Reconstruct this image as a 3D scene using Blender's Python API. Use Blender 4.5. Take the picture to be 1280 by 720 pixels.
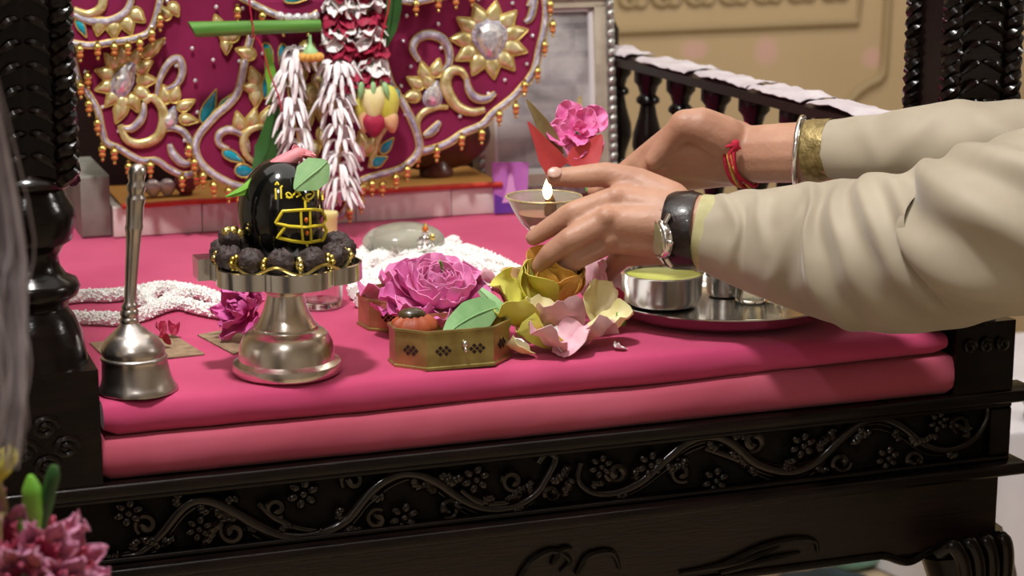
import bpy, bmesh, math, random
from math import pi, sin, cos, radians, sqrt, atan2
from mathutils import Vector, Matrix, noise, geometry

random.seed(7)
for o in list(bpy.data.objects):
    bpy.data.objects.remove(o)
SC = bpy.context.scene
COL = SC.collection
V = Vector

# ------------------------------------------------------------------ camera
F_PX = 2500.0
PITCH, AZ = radians(12.5), radians(19.7)
FW = V((sin(AZ)*cos(PITCH), cos(AZ)*cos(PITCH), -sin(PITCH)))
RT = V((cos(AZ), -sin(AZ), 0))
UP = RT.cross(FW)
CAM = V((-0.218, -1.580, 0.442))
cd = bpy.data.cameras.new('camera')
cam = bpy.data.objects.new('camera', cd)
COL.objects.link(cam)
cam.matrix_world = Matrix(((RT.x, UP.x, -FW.x, CAM.x), (RT.y, UP.y, -FW.y, CAM.y), (RT.z, UP.z, -FW.z, CAM.z), (0, 0, 0, 1)))
cd.sensor_width = 36.0
cd.lens = 36.0*F_PX/1280.0
cd.clip_start = 0.05
cd.dof.use_dof = True
cd.dof.focus_distance = 1.74
cd.dof.aperture_fstop = 9.0
SC.camera = cam

# ------------------------------------------------------------------ light
FLOOR = -0.78
W = bpy.data.worlds.new('world'); SC.world = W
W.use_nodes = True
W.node_tree.nodes['Background'].inputs[0].default_value = (0.95, 0.93, 0.92, 1)
W.node_tree.nodes['Background'].inputs[1].default_value = 0.3

def area(name, loc, target, sx, sy, power, color=(1, 1, 1)):
    l = bpy.data.lights.new(name, 'AREA')
    l.shape = 'RECTANGLE'; l.size = sx; l.size_y = sy
    l.energy = power; l.color = color
    o = bpy.data.objects.new(name, l); COL.objects.link(o)
    o.location = loc
    o.rotation_euler = (V(target)-V(loc)).to_track_quat('-Z', 'Y').to_euler()
    return o
area('key_lamp', (-0.12, -0.38, 1.85), (0.25, 0.2, 0.0), 0.16, 0.16, 34, (1, 0.97, 0.94))
area('side_lamp', (2.7, -0.75, 1.35), (0.2, 0.1, 0.0), 0.22, 0.22, 18, (1, 0.96, 0.92))
area('overhead_fill', (0.3, 0.2, 1.9), (0.3, 0.2, 0.0), 2.4, 1.8, 16, (1, 0.98, 0.95))  # broad overhead fill, added for ambient light and metal reflections
area('front_fill', (-1.3, -2.4, 1.2), (0.2, 0.2, 0.0), 1.2, 1.4, 5, (1, 0.97, 0.93))  # unseen panel added in front for the metal to reflect
area('highlight_fill', (-0.5, -1.7, 1.7), (0.3, 0.0, -0.1), 0.1, 0.1, 6, (1, 0.98, 0.96))  # small unseen light added to raise highlights on the carving
area('wall_fill', (1.6, 1.5, 1.85), (1.7, 2.5, 0.2), 1.4, 0.6, 22, (1, 0.92, 0.8))  # unseen light added to brighten the back wall
SC.view_settings.view_transform = 'Standard'
SC.view_settings.look = 'None'
SC.view_settings.gamma = 1.0
SC.view_settings.use_curve_mapping = False
SC.view_settings.exposure = 0.1

# ------------------------------------------------------------------ pixel -> point on a real plane
def ray(x, y):
    return FW + RT*((x-640.0)/F_PX) - UP*((y-360.0)/F_PX)
def Zp(x, y, z=0.0):
    r = ray(x, y); return CAM + r*((z-CAM.z)/r.z)
def Yp(x, y, yy):
    r = ray(x, y); return CAM + r*((yy-CAM.y)/r.y)
def Xp(x, y, xx):
    r = ray(x, y); return CAM + r*((xx-CAM.x)/r.x)

# ------------------------------------------------------------------ materials
def lin(c):
    return c/12.92 if c <= 0.04045 else ((c+0.055)/1.055)**2.4
def rgb(h):
    return tuple(lin(int(h[i:i+2], 16)/255.0) for i in (0, 2, 4)) + (1.0,)
def mat(name, c1, c2=None, rough=0.5, metal=0.0, scale=40.0, bump=0.0, bscale=None, stretch=(1, 1, 1), coat=0.0,
        sheen=0.0, sss=0.0, trans=0.0, alpha=1.0, ior=1.45, emit=0.0, lo=0.35, hi=0.65, spec=None, weave=0.0, detail=4.0):
    m = bpy.data.materials.new(name); m.use_nodes = True
    nt = m.node_tree; N = nt.nodes; L = nt.links
    b = N['Principled BSDF']
    tc = N.new('ShaderNodeTexCoord'); mp = N.new('ShaderNodeMapping')
    mp.inputs['Scale'].default_value = stretch
    L.new(tc.outputs['Object'], mp.inputs['Vector'])
    if c2 is not None:
        n = N.new('ShaderNodeTexNoise'); n.inputs['Scale'].default_value = scale; n.inputs['Detail'].default_value = detail
        L.new(mp.outputs[0], n.inputs['Vector'])
        r = N.new('ShaderNodeValToRGB')
        r.color_ramp.elements[0].position = lo; r.color_ramp.elements[0].color = rgb(c1)
        r.color_ramp.elements[1].position = hi; r.color_ramp.elements[1].color = rgb(c2)
        L.new(n.outputs['Fac'], r.inputs['Fac'])
        L.new(r.outputs['Color'], b.inputs['Base Color'])
        if sss: pass
    else:
        b.inputs['Base Color'].default_value = rgb(c1)
    b.inputs['Roughness'].default_value = rough
    b.inputs['Metallic'].default_value = metal
    b.inputs['IOR'].default_value = ior
    b.inputs['Coat Weight'].default_value = coat
    b.inputs['Coat Roughness'].default_value = 0.12
    b.inputs['Sheen Weight'].default_value = sheen
    b.inputs['Subsurface Weight'].default_value = sss
    b.inputs['Subsurface Radius'].default_value = (0.012, 0.005, 0.003)
    b.inputs['Subsurface Scale'].default_value = 0.6
    b.inputs['Transmission Weight'].default_value = trans
    b.inputs['Alpha'].default_value = alpha
    if spec is not None: b.inputs['Specular IOR Level'].default_value = spec
    if emit:
        b.inputs['Emission Color'].default_value = rgb(c1); b.inputs['Emission Strength'].default_value = emit
    if bump or weave:
        if weave:
            w1 = N.new('ShaderNodeTexWave'); w1.inputs['Scale'].default_value = weave; w1.bands_direction = 'X'
            w2 = N.new('ShaderNodeTexWave'); w2.inputs['Scale'].default_value = weave; w2.bands_direction = 'Y'
            w3 = N.new('ShaderNodeTexWave'); w3.inputs['Scale'].default_value = weave; w3.bands_direction = 'Z'
            ad = N.new('ShaderNodeMath'); ad.operation = 'ADD'; ae = N.new('ShaderNodeMath'); ae.operation = 'ADD'
            for w in (w1, w2, w3): L.new(mp.outputs[0], w.inputs['Vector'])
            L.new(w1.outputs['Fac'], ad.inputs[0]); L.new(w2.outputs['Fac'], ad.inputs[1])
            L.new(ad.outputs[0], ae.inputs[0]); L.new(w3.outputs['Fac'], ae.inputs[1])
            src = ae.outputs[0]
        else:
            n2 = N.new('ShaderNodeTexNoise'); n2.inputs['Scale'].default_value = bscale or scale*2
            n2.inputs['Detail'].default_value = 5
            L.new(mp.outputs[0], n2.inputs['Vector']); src = n2.outputs['Fac']
        bp = N.new('ShaderNodeBump'); bp.inputs['Strength'].default_value = bump or 0.1
        bp.inputs['Distance'].default_value = 0.002
        L.new(src, bp.inputs['Height']); L.new(bp.outputs[0], b.inputs['Normal'])
    return m

M = {}
M['wood'] = mat('dark_lacquered_wood', '070505', '140b09', rough=0.2, scale=14, stretch=(1, 4, 6), bump=0.12, bscale=60, spec=0.3)
M['recess'] = mat('dull_dark_carved_ground', '050404', '0f0807', rough=0.6, scale=40, bump=0.6, bscale=140, spec=0.2)
M['carved'] = mat('dark_carved_wood', '070505', '1a0d0a', rough=0.13, scale=40, bump=0.2, bscale=90, spec=0.6)
M['wood_red'] = mat('dark_red_brown_wood', '120907', '1e0f0b', rough=0.36, scale=10, stretch=(1, 6, 8), bump=0.25, bscale=50, lo=0.3, hi=0.8)
M['pink'] = mat('fuchsia_cloth', 'b83e68', 'c14870', rough=0.8, scale=9, bump=0.05, weave=500, sheen=0.15, spec=0.2)
M['rose'] = mat('dusty_rose_cloth', 'a9485c', 'b25267', rough=0.82, scale=9, bump=0.05, weave=500, sheen=0.15, spec=0.2)
M['silver'] = mat('polished_silver_metal', 'dedad4', 'ebe7e1', rough=0.2, metal=1, scale=30, bump=0.02, bscale=120)
M['steel'] = mat('polished_steel', 'dcdad8', 'e8e6e4', rough=0.18, metal=1, scale=30)
M['brush'] = mat('brushed_silver_metal', 'd8d0c6', 'e6ded4', rough=0.26, metal=1, scale=60, stretch=(1, 1, 0.05), bump=0.03, bscale=200)
M['nickel'] = mat('satin_nickel_metal', 'bdb6b0', 'd0c9c3', rough=0.3, metal=1, scale=40, bump=0.02, bscale=150)
M['black'] = mat('polished_black_stone', '070808', '0c0d0c', rough=0.1, scale=20, coat=0.5)
M['yellow_paint'] = mat('yellow_paint', 'd9c21e', 'e6d23a', rough=0.5, scale=90)
M['orange_paint'] = mat('orange_paint', 'c8651c', rough=0.5)
M['seed'] = mat('dark_rudraksha_seed', '2a2020', '4c3d3b', rough=0.55, scale=260, bump=0.7, bscale=420)
M['gold'] = mat('bright_gold_metal', 'd2b450', 'efdf94', rough=0.25, metal=1, scale=60)
M['gold_foil'] = mat('pale_gold_foil', 'bfae6c', 'e6deae', rough=0.34, metal=0.5, scale=120, bump=0.2, bscale=260)
M['gold_edge'] = mat('gold_thread', 'b9973f', 'd5bd72', rough=0.5, metal=0.5, scale=300)
M['holo'] = mat('iridescent_silver_sequin_ribbon', '9b97b0', 'd6d6dc', rough=0.26, metal=0.7, scale=170, bump=0.8, bscale=700)
M['gem'] = mat('clear_faceted_glass_gem', 'cfcfd6', 'ffffff', rough=0.05, metal=0.55, scale=220, lo=0.4, hi=0.6)
M['teal'] = mat('teal_enamel', '0b7c96', '17a0b4', rough=0.2, scale=60, coat=0.5)
M['maroon'] = mat('maroon_velvet', '74103c', '84164a', rough=0.75, scale=14, sheen=0.2, bump=0.05, weave=700, spec=0.25)
M['bead_red'] = mat('amber_red_bead', 'a04a22', 'bd7434', rough=0.25, scale=60, coat=0.4)
M['brass'] = mat('aged_brass', '8f7f4c', 'b7a76c', rough=0.36, metal=0.85, scale=45, bump=0.1, bscale=160)
M['hole'] = mat('dark_cutout_interior', '2a130f', rough=0.8)
M['marble'] = mat('pinkish_white_marble', 'cbbdb7', 'e6ded8', rough=0.4, scale=18, lo=0.3, hi=0.7)
M['marble_grey'] = mat('grey_green_stone', '74736a', '8f8c82', rough=0.55, scale=22)
M['orange_cloth'] = mat('orange_cloth', 'c98c40', 'd69c50', rough=0.8, scale=20)
M['red_border'] = mat('red_cloth_border', 'b53a2a', 'c44a34', rough=0.8, scale=30)
M['white_bud'] = mat('white_blossom', 'eeeae6', 'fbfaf6', rough=0.6, scale=60, sss=0.15)
M['tuberose'] = mat('white_tuberose_petal', 'efe8ea', 'fbf8f8', rough=0.55, scale=60, sss=0.15)
M['magenta'] = mat('magenta_rose_petal', 'dc66aa', 'f09ecc', rough=0.55, scale=55, sss=0.12, lo=0.3, hi=0.7)
M['magenta_d'] = mat('deep_magenta_petal', 'c94696', 'dd78b4', rough=0.55, scale=50, sss=0.12)
M['fuchsia'] = mat('fuchsia_petal', 'c8388c', 'e27cbc', rough=0.6, scale=40, sss=0.1, lo=0.35, hi=0.75)
M['hotpink'] = mat('hot_pink_petal', 'dc4f9c', 'ee88bd', rough=0.6, scale=60, sss=0.12)
M['palepink'] = mat('pale_pink_petal', 'd894a8', 'e9bcc4', rough=0.6, scale=45, sss=0.15)
M['mauve'] = mat('dull_mauve_pink_petal', 'b58490', 'cda3a4', rough=0.6, scale=35, sss=0.15)
M['cream'] = mat('cream_yellow_petal', 'd9cf86', 'ece0b0', rough=0.6, scale=40, sss=0.15)
M['yellow'] = mat('yellow_green_petal', 'bdbb3c', 'd9d066', rough=0.6, scale=35, sss=0.15)
M['orange_pet'] = mat('orange_yellow_rose_petal', 'c98a3a', 'd6a850', rough=0.55, scale=35, sss=0.2)
M['peach'] = mat('peach_petal', 'd6a070', 'e2bd92', rough=0.6, scale=35, sss=0.15)
M['whitepet'] = mat('white_petal', 'eee6e4', 'faf6f4', rough=0.6, scale=35, sss=0.15)
M['redpet'] = mat('dark_red_petal', '8e1638', 'b02448', rough=0.6, scale=45, sss=0.1)
M['coral'] = mat('coral_red_leaf', 'b23a40', 'c84c4e', rough=0.55, scale=35)
M['rosebud'] = mat('dusty_pink_bud_petal', 'c8727e', 'dd9298', rough=0.55, scale=40, sss=0.15)
M['leaf'] = mat('light_green_leaf', '7fae74', '9cc68c', rough=0.45, scale=40, bump=0.15, bscale=90)
M['leaf_b'] = mat('bright_green_leaf', '5f9c2c', '86c443', rough=0.45, scale=40)
M['leaf_d'] = mat('dark_green_leaf', '1c3f1c', '2f5f28', rough=0.4, scale=30)
M['stem'] = mat('green_plant_stem', '3a6e2a', '62953f', rough=0.35, scale=20, stretch=(0.3, 1, 6))
M['olive_leaf'] = mat('brown_green_leaf', '7a6a44', '988a5c', rough=0.55, scale=30)
M['thread'] = mat('red_cotton_thread', 'a31632', 'c0223e', rough=0.85, scale=200)
M['thread_y'] = mat('yellow_orange_thread', 'cf9a3a', 'dcb45c', rough=0.85, scale=200)
M['terra'] = mat('dried_terracotta_fruit', '8f3d24', 'b35a34', rough=0.55, scale=30, bump=0.3, bscale=80)
M['dark_nut'] = mat('dark_nut_shell', '2a2114', '5a4a2c', rough=0.25, scale=40, coat=0.3)
M['nut'] = mat('striped_brown_nut', '5a3a18', '9a7434', rough=0.45, scale=50, stretch=(1, 1, .2))
M['glass'] = mat('clear_glass', 'f2f4ee', rough=0.03, trans=1.0, ior=1.45)
M['glass_milk'] = mat('cloudy_glass', 'd9d6c8', rough=0.12, trans=0.75, ior=1.4)
M['crystal_core'] = mat('cloudy_grey_crystal', 'b4b3a2', 'cfcfc0', rough=0.12, scale=16, coat=0.8)
M['ghee'] = mat('pinkish_oil', 'd79a9a', 'e0b08e', rough=0.2, scale=50)
M['wick'] = mat('burnt_cotton_wick', '3a2414', '7a5230', rough=0.9, scale=150)
M['flame'] = mat('flame', 'ffd890', emit=16.0)
M['skin'] = mat('warm_brown_skin', 'a67963', 'bb8f77', rough=0.48, scale=26, sss=0.18, bump=0.25, bscale=240, lo=0.3, hi=0.7)
M['nail'] = mat('pale_fingernail', 'bd9484', rough=0.35, coat=0.3)
M['kurta'] = mat('cream_raw_silk', '978c78', 'ada28e', rough=0.62, scale=8, stretch=(1, 1, 1), bump=0.08, weave=900, sheen=0.25)
M['gold_cuff'] = mat('gold_brocade', '74623a', '9c8a5a', rough=0.42, metal=0.55, scale=160, bump=0.4, bscale=400)
M['lining'] = mat('pale_yellow_cuff_cloth', 'a59f70', 'b8b286', rough=0.7, scale=60)
M['strap'] = mat('dark_brown_leather', '120b0a', '22130f', rough=0.35, scale=60, bump=0.2, bscale=200, coat=0.2)
M['dial'] = mat('watch_glass', '7a8a5e', 'a98a7a', rough=0.08, scale=25, coat=1.0)  # green and pink reflection put into the glass colour
M['frame_cream'] = mat('pale_champagne_frame', 'b3aa96', 'c4bca8', rough=0.42, scale=40, metal=0.2)
M['frame_silver'] = mat('embossed_silver_frame', '8f8d88', 'c2c0ba', rough=0.35, scale=120, metal=0.7, bump=0.5, bscale=160)
M['mat_white'] = mat('white_card', 'd6d6d6', rough=0.7)
M['purple'] = mat('purple_card', 'a550a8', 'c07ac2', rough=0.5, scale=20)
M['violet'] = mat('violet_print', '5b2d8e', '6d3f9e', rough=0.5, scale=30)
M['lilac'] = mat('lilac_print', 'd69ad0', rough=0.5)
M['kraft'] = mat('brown_card', '7d6650', '9a8266', rough=0.8, scale=90, bump=0.2, bscale=300)
M['lime'] = mat('lime_yellow_paste', 'bcc456', 'd2d87c', rough=0.35, scale=30, bump=0.3, bscale=60)
M['paper'] = mat('crumpled_white_paper', 'b4aab0', 'c9c2c6', rough=0.75, scale=18)
M['beige'] = mat('beige_painted_panel', 'b8a27e', 'bea884', rough=0.45, scale=4)
M['beige_trim'] = mat('darker_beige_moulding', '9b8764', 'a18d6a', rough=0.5, scale=6)
M['tan_floor'] = mat('tan_tiled_floor', 'b9a284', 'c6b094', rough=0.4, scale=4)
M['plaster'] = mat('cream_plaster', 'cac5bc', 'd2cdc4', rough=0.8, scale=5)
M['hair'] = mat('grey_hair', '8d8388', 'b3aab0', rough=0.55, scale=40)
M['hair_black'] = mat('black_hair', '0d0b0a', '1a1614', rough=0.5, scale=80)
M['shawl'] = mat('grey_wool_shawl', '55504f', '6a6463', rough=0.9, scale=30)
M['white_cloth'] = mat('white_table_cloth', 'd3d1da', 'dedce4', rough=0.85, scale=6)
M['teal_cloth'] = mat('pale_teal_cloth', '6fa6a0', '8bbdb4', rough=0.85, scale=20)
M['purple_cloth'] = mat('purple_patterned_cloth', '6a4a78', '95789a', rough=0.85, scale=60)
M['dark_cloth'] = mat('dark_teal_cloth', '17262c', '24363c', rough=0.85, scale=20)
M['olive'] = mat('olive_curtain', '4a4020', '5c5028', rough=0.85, scale=12)
M['idol_base'] = mat('dark_red_lacquer', '3a1a12', '63301e', rough=0.4, scale=22, coat=0.2)
M['ball'] = mat('pinkish_pearl', 'c4b0ae', 'e0d4d2', rough=0.25, scale=40, metal=0.3)
M['maroon_ball'] = mat('dull_maroon_ball', '6e2a38', '84404a', rough=0.5, scale=40)
M['lily'] = mat('mauve_pink_lily_petal', 'a35478', 'cd8cac', rough=0.55, scale=36, sss=0.12, lo=0.3, hi=0.7)
M['lily_red'] = mat('reddish_pink_lily_petal', '9c2c50', 'c45a78', rough=0.55, scale=36, sss=0.12)
M['vase'] = mat('dark_ceramic', '141414', '202020', rough=0.3, scale=10)
M['cotton_thread'] = mat('garland_string', 'b9a05a', rough=0.9)

def wall_material():
    m = M['beige']; nt = m.node_tree; N = nt.nodes; L = nt.links
    return m

# ------------------------------------------------------------------ geometry builder
class G:
    def __init__(s):
        s.v = []; s.f = []; s.m = []; s.mi = 0
    def add(s, vs, fs):
        b = len(s.v)
        s.v.extend(V(p) for p in vs)
        s.f.extend(tuple(i+b for i in f) for f in fs)
        s.m.extend([s.mi]*len(fs))
        return s
    def use(s, i):
        s.mi = i; return s
    def xf(s, mtx, start=0):
        for i in range(start, len(s.v)): s.v[i] = mtx @ s.v[i]
        return s
    def box(s, a, b, mtx=None):
        x0, y0, z0 = a; x1, y1, z1 = b
        vs = [V(p) for p in ((x0, y0, z0), (x1, y0, z0), (x1, y1, z0), (x0, y1, z0), (x0, y0, z1), (x1, y0, z1), (x1, y1, z1), (x0, y1, z1))]
        if mtx: vs = [mtx @ p for p in vs]
        return s.add(vs, [(0, 3, 2, 1), (4, 5, 6, 7), (0, 1, 5, 4), (1, 2, 6, 5), (2, 3, 7, 6), (3, 0, 4, 7)])
    def bbox(s, a, b, r):
        """box with chamfered edges on the two long sides seen from the front (y-z profile)"""
        x0, y0, z0 = a; x1, y1, z1 = b
        pr = [(y0, z0+r), (y0, z1-r), (y0+r*.3, z1-r*.3), (y0+r, z1), (y1, z1), (y1, z0), (y0+r, z0), (y0+r*.3, z0+r*.3)]
        return s.loft([[V((x, y, z)) for y, z in pr] for x in (x0, x1)])
    def loft(s, rings, cap=True, closed=True):
        n = len(rings[0]); b = len(s.v)
        vs = [p for r in rings for p in r]
        fs = []
        for i in range(len(rings)-1):
            for j in range(n if closed else n-1):
                k = (j+1) % n
                fs.append((i*n+j, i*n+k, (i+1)*n+k, (i+1)*n+j))
        if cap:
            fs.append(tuple(reversed(range(n)))); fs.append(tuple((len(rings)-1)*n+j for j in range(n)))
        return s.add(vs, fs)
    def tube(s, pts, r, n=8, cap=True, closed=False, flat=1.0, ref=None):
        pts = [V(p) for p in pts]; k = len(pts)
        rs = r if isinstance(r, (list, tuple)) else [r]*k
        rings = []; prev = None
        for i, p in enumerate(pts):
            if closed: t = pts[(i+1) % k]-pts[i-1]
            else: t = pts[min(i+1, k-1)]-pts[max(i-1, 0)]
            if t.length < 1e-9: t = V((0, 0, 1))
            t.normalize()
            if ref is not None: a = V(ref)
            elif prev is None: a = V((0, 0, 1)) if abs(t.z) < 0.9 else V((1, 0, 0))
            else: a = prev
            u = t.cross(a)
            if u.length < 1e-6: u = t.cross(V((1, 0.3, 0)))
            u.normalize(); w = u.cross(t).normalized(); prev = w
            rings.append([p+(u*cos(2*pi*j/n)+w*sin(2*pi*j/n)*flat)*rs[i] for j in range(n)])
        if closed:
            rings.append(rings[0]); return s.loft(rings, cap=False)
        return s.loft(rings, cap=cap)
    def lathe(s, prof, n=32, c=(0, 0, 0)):
        c = V(c); rings = []
        for r, z in prof:
            rings.append([c+V((max(r, 1e-5)*cos(2*pi*j/n), max(r, 1e-5)*sin(2*pi*j/n), z)) for j in range(n)])
        return s.loft(rings, cap=True)
    def ell(s, c, r, rot=None, n=14, k=8, disp=None):
        c = V(c)
        if not isinstance(r, (tuple, list)): r = (r, r, r)
        vs = []; fs = []
        for i in range(k+1):
            th = pi*i/k
            for j in range(n):
                ph = 2*pi*j/n
                d = V((sin(th)*cos(ph), sin(th)*sin(ph), cos(th)))
                q = 1.0 if disp is None else disp(d)
                p = V((d.x*r[0], d.y*r[1], d.z*r[2]))*q
                if rot is not None: p = rot @ p
                vs.append(c+p)
        for i in range(k):
            for j in range(n):
                a = i*n+j; b = i*n+(j+1) % n
                fs.append((a, a+n, b+n, b))
        return s.add(vs, fs)
    def sheet(s, fn, nu, nv, th=0.0008):
        """closed thin shell from fn(u in -1..1, v in 0..1)"""
        P = [[V(fn(-1+2*i/nu, j/nv)) for i in range(nu+1)] for j in range(nv+1)]
        Nn = []
        for j in range(nv+1):
            row = []
            for i in range(nu+1):
                a = P[j][min(i+1, nu)]-P[j][max(i-1, 0)]; b = P[min(j+1, nv)][i]-P[max(j-1, 0)][i]
                q = a.cross(b)
                row.append(q.normalized() if q.length > 1e-12 else V((0, 0, 1)))
            Nn.append(row)
        n = (nu+1)*(nv+1)
        vs = [P[j][i]+Nn[j][i]*th*.5 for j in range(nv+1) for i in range(nu+1)] + [P[j][i]-Nn[j][i]*th*.5 for j in range(nv+1) for i in range(nu+1)]
        fs = []
        I = lambda i, j: j*(nu+1)+i
        for j in range(nv):
            for i in range(nu):
                fs.append((I(i, j), I(i+1, j), I(i+1, j+1), I(i, j+1)))
                fs.append((n+I(i, j), n+I(i, j+1), n+I(i+1, j+1), n+I(i+1, j)))
        for i in range(nu):
            fs.append((I(i, 0), n+I(i, 0), n+I(i+1, 0), I(i+1, 0)))
            fs.append((I(i+1, nv), n+I(i+1, nv), n+I(i, nv), I(i, nv)))
        for j in range(nv):
            fs.append((I(0, j+1), n+I(0, j+1), n+I(0, j), I(0, j)))
            fs.append((I(nu, j), n+I(nu, j), n+I(nu, j+1), I(nu, j+1)))
        return s.add(vs, fs)
    def prism(s, pts, dvec):
        """closed slab from an outline (concave allowed), extruded by dvec"""
        pts = [V(p) for p in pts]; n = len(pts); d = V(dvec)
        tri = geometry.tessellate_polygon([pts])
        fs = [tuple(t) for t in tri] + [tuple(i+n for i in reversed(t)) for t in tri]
        fs += [(i, i+n, (i+1) % n+n, (i+1) % n) for i in range(n)]
        return s.add(pts+[p+d for p in pts], fs)

def mesh_of(name, g, mats, smooth=True, origin=None):
    me = bpy.data.meshes.new(name)
    vs = [tuple(p-origin) for p in g.v] if origin is not None else [tuple(p) for p in g.v]
    me.from_pydata(vs, [], g.f)
    for m in mats: me.materials.append(m)
    if len(mats) > 1: me.polygons.foreach_set('material_index', g.m)
    bm = bmesh.new(); bm.from_mesh(me)
    bmesh.ops.recalc_face_normals(bm, faces=bm.faces)
    bm.to_mesh(me); bm.free()
    if smooth:
        me.polygons.foreach_set('use_smooth', [True]*len(me.polygons))
        try: me.set_sharp_from_angle(angle=radians(48))
        except Exception: pass
    me.update()
    return me

ROOT_ORIGIN = {}
def obj(name, g, m, parent=None, smooth=True, label=None, kind=None, mw=None, mesh=None):
    """one mesh object; with a parent the geometry is given in world coordinates unless mw is given"""
    mats = [M[x] if isinstance(x, str) else x for x in (m if isinstance(m, (list, tuple)) else [m])]
    org = None
    if parent is not None and mw is None:
        r = parent
        while r.parent is not None: r = r.parent
        org = V(ROOT_ORIGIN.get(r.name, (0, 0, 0)))
    me = mesh or mesh_of(name, g, mats, smooth, org)
    o = bpy.data.objects.new(name, me); COL.objects.link(o)
    if parent is not None: o.parent = parent
    if mw is not None: o.matrix_local = mw
    if label: o['label'] = label
    if kind: o['kind'] = kind
    return o
def tag(o, label=None, cat=None, group=None, kind=None):
    if label: o['label'] = label
    if cat: o['category'] = cat
    if group: o['group'] = group
    if kind: o['kind'] = kind
    return o
def thing(name, label, cat, loc=(0, 0, 0), group=None):
    o = bpy.data.objects.new(name, None); COL.objects.link(o)
    o.empty_display_size = 0.02
    o.location = loc
    ROOT_ORIGIN[o.name] = V(loc)
    return tag(o, label, cat, group)
def solo(name, g, m, label, cat, loc, group=None, smooth=True):
    """a thing that is one mesh, origin at loc (geometry in world coordinates)"""
    mats = [M[x] if isinstance(x, str) else x for x in (m if isinstance(m, (list, tuple)) else [m])]
    me = mesh_of(name, g, mats, smooth, V(loc))
    o = bpy.data.objects.new(name, me); COL.objects.link(o); o.location = loc
    ROOT_ORIGIN[o.name] = V(loc)
    return tag(o, label, cat, group)
def structure(name, g, m, smooth=False):
    o = obj(name, g, m, smooth=smooth); o['kind'] = 'structure'; return o
def catmull(pts, k=6, closed=False):
    pts = [V(p) for p in pts]; n = len(pts); out = []
    rng = range(n if closed else n-1)
    for i in rng:
        if closed: p0, p1, p2, p3 = pts[i-1], pts[i], pts[(i+1) % n], pts[(i+2) % n]
        else: p0, p1, p2, p3 = pts[max(i-1, 0)], pts[i], pts[i+1], pts[min(i+2, n-1)]
        for j in range(k):
            t = j/k
            out.append(0.5*((2*p1)+(p2-p0)*t+(2*p0-5*p1+4*p2-p3)*t*t+(3*p1-p0-3*p2+p3)*t**3))
    if not closed: out.append(pts[-1])
    return out
def nz(p, s=1.0, seed=0.0):
    return noise.noise(V((p[0]*s+seed, p[1]*s+seed*1.7, p[2]*s-seed)))
def remesh(g, voxel, smooth_it, name='skin'):
    me = bpy.data.meshes.new('tmp'); me.from_pydata([tuple(p) for p in g.v], [], g.f)
    bm = bmesh.new(); bm.from_mesh(me); bmesh.ops.recalc_face_normals(bm, faces=bm.faces); bm.to_mesh(me); bm.free()
    o = bpy.data.objects.new('tmp', me); COL.objects.link(o)
    a = o.modifiers.new('r', 'REMESH'); a.mode = 'VOXEL'; a.voxel_size = voxel; a.use_smooth_shade = True
    b = o.modifiers.new('s', 'SMOOTH'); b.factor = 0.5; b.iterations = smooth_it
    dg = bpy.context.evaluated_depsgraph_get()
    ev = o.evaluated_get(dg)
    r = bpy.data.meshes.new_from_object(ev)
    bpy.data.objects.remove(o); bpy.data.meshes.remove(me)
    out = G(); out.v = [v.co.copy() for v in r.vertices]; out.f = [tuple(p.vertices) for p in r.polygons]; out.m = [0]*len(out.f)
    bpy.data.meshes.remove(r)
    return out
def capsule(g, a, b, ra, rb, n=12):
    """tapered round-ended limb segment"""
    a, b = V(a), V(b); d = b-a; L = d.length
    if L < 1e-6: g.ell(a, ra, n=n); return
    d.normalize(); prof = []
    for i in range(5):
        t = (pi/2)*(i/4); prof.append((-ra*cos(t), ra*sin(t)))
    for i in range(5):
        t = (pi/2)*(1-i/4); prof.append((L+rb*cos(t), rb*sin(t)))
    q = d.to_track_quat('Z', 'Y').to_matrix()
    rings = [[a+q @ V((max(r, 1e-4)*cos(2*pi*j/n), max(r, 1e-4)*sin(2*pi*j/n), z)) for j in range(n)] for z, r in prof]
    g.loft(rings)
def limb(g, pts, rs):
    for i in range(len(pts)-1): capsule(g, pts[i], pts[i+1], rs[i], rs[i+1])

# ------------------------------------------------------------------ setting
structure('floor', G().box((-2.6, -3.2, FLOOR-0.05), (3.6, 2.6, FLOOR)), 'tan_floor')
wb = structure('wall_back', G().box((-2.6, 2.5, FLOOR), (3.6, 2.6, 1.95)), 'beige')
structure('wall_left', G().box((-2.65, -3.2, FLOOR), (-2.6, 2.5, 1.95)), 'plaster')
structure('wall_right', G().box((3.6, -3.2, FLOOR), (3.65, 2.5, 1.95)), 'plaster')
structure('wall_front', G().box((-2.6, -3.25, FLOOR), (3.6, -3.2, 1.95)), 'plaster')
structure('ceiling', G().box((-2.6, -3.2, 1.95), (3.6, 2.6, 2.0)), 'plaster')
def trim(pxs, r, name, smooth=True):
    pts = [Yp(x, y, 2.497) for x, y in pxs]
    o = obj(name, G().tube(pts, r, n=8), 'beige_trim', wb, smooth)
    return o
trim([(600, 42), (760, 40), (1072, 28), (1078, -40), (1080, -120)], 0.009, 'panel_moulding')
trim([(1112, -120), (1110, 0), (1106, 70), (1104, 92), (1098, 100), (1085, 106), (1072, 115), (1060, 128), (1056, 150), (1052, 220)], 0.011, 'panel_moulding')
# relief scrolls along the top of the panel, cut by the frame of the picture
for i in range(7):
    cx = 790+i*42; cy = 2-i*1.6
    pts = [(cx-16, cy-14), (cx-14, cy+2), (cx-4, cy+6), (cx+5, cy+1), (cx+4, cy-9), (cx-4, cy-9), (cx+1, cy+2), (cx+14, cy+5), (cx+20, cy-6)]
    obj('relief_scroll', G().tube(catmull([Yp(x, y, 2.497) for x, y in pts], 4), 0.006, n=6), 'beige_trim', wb)
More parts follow.
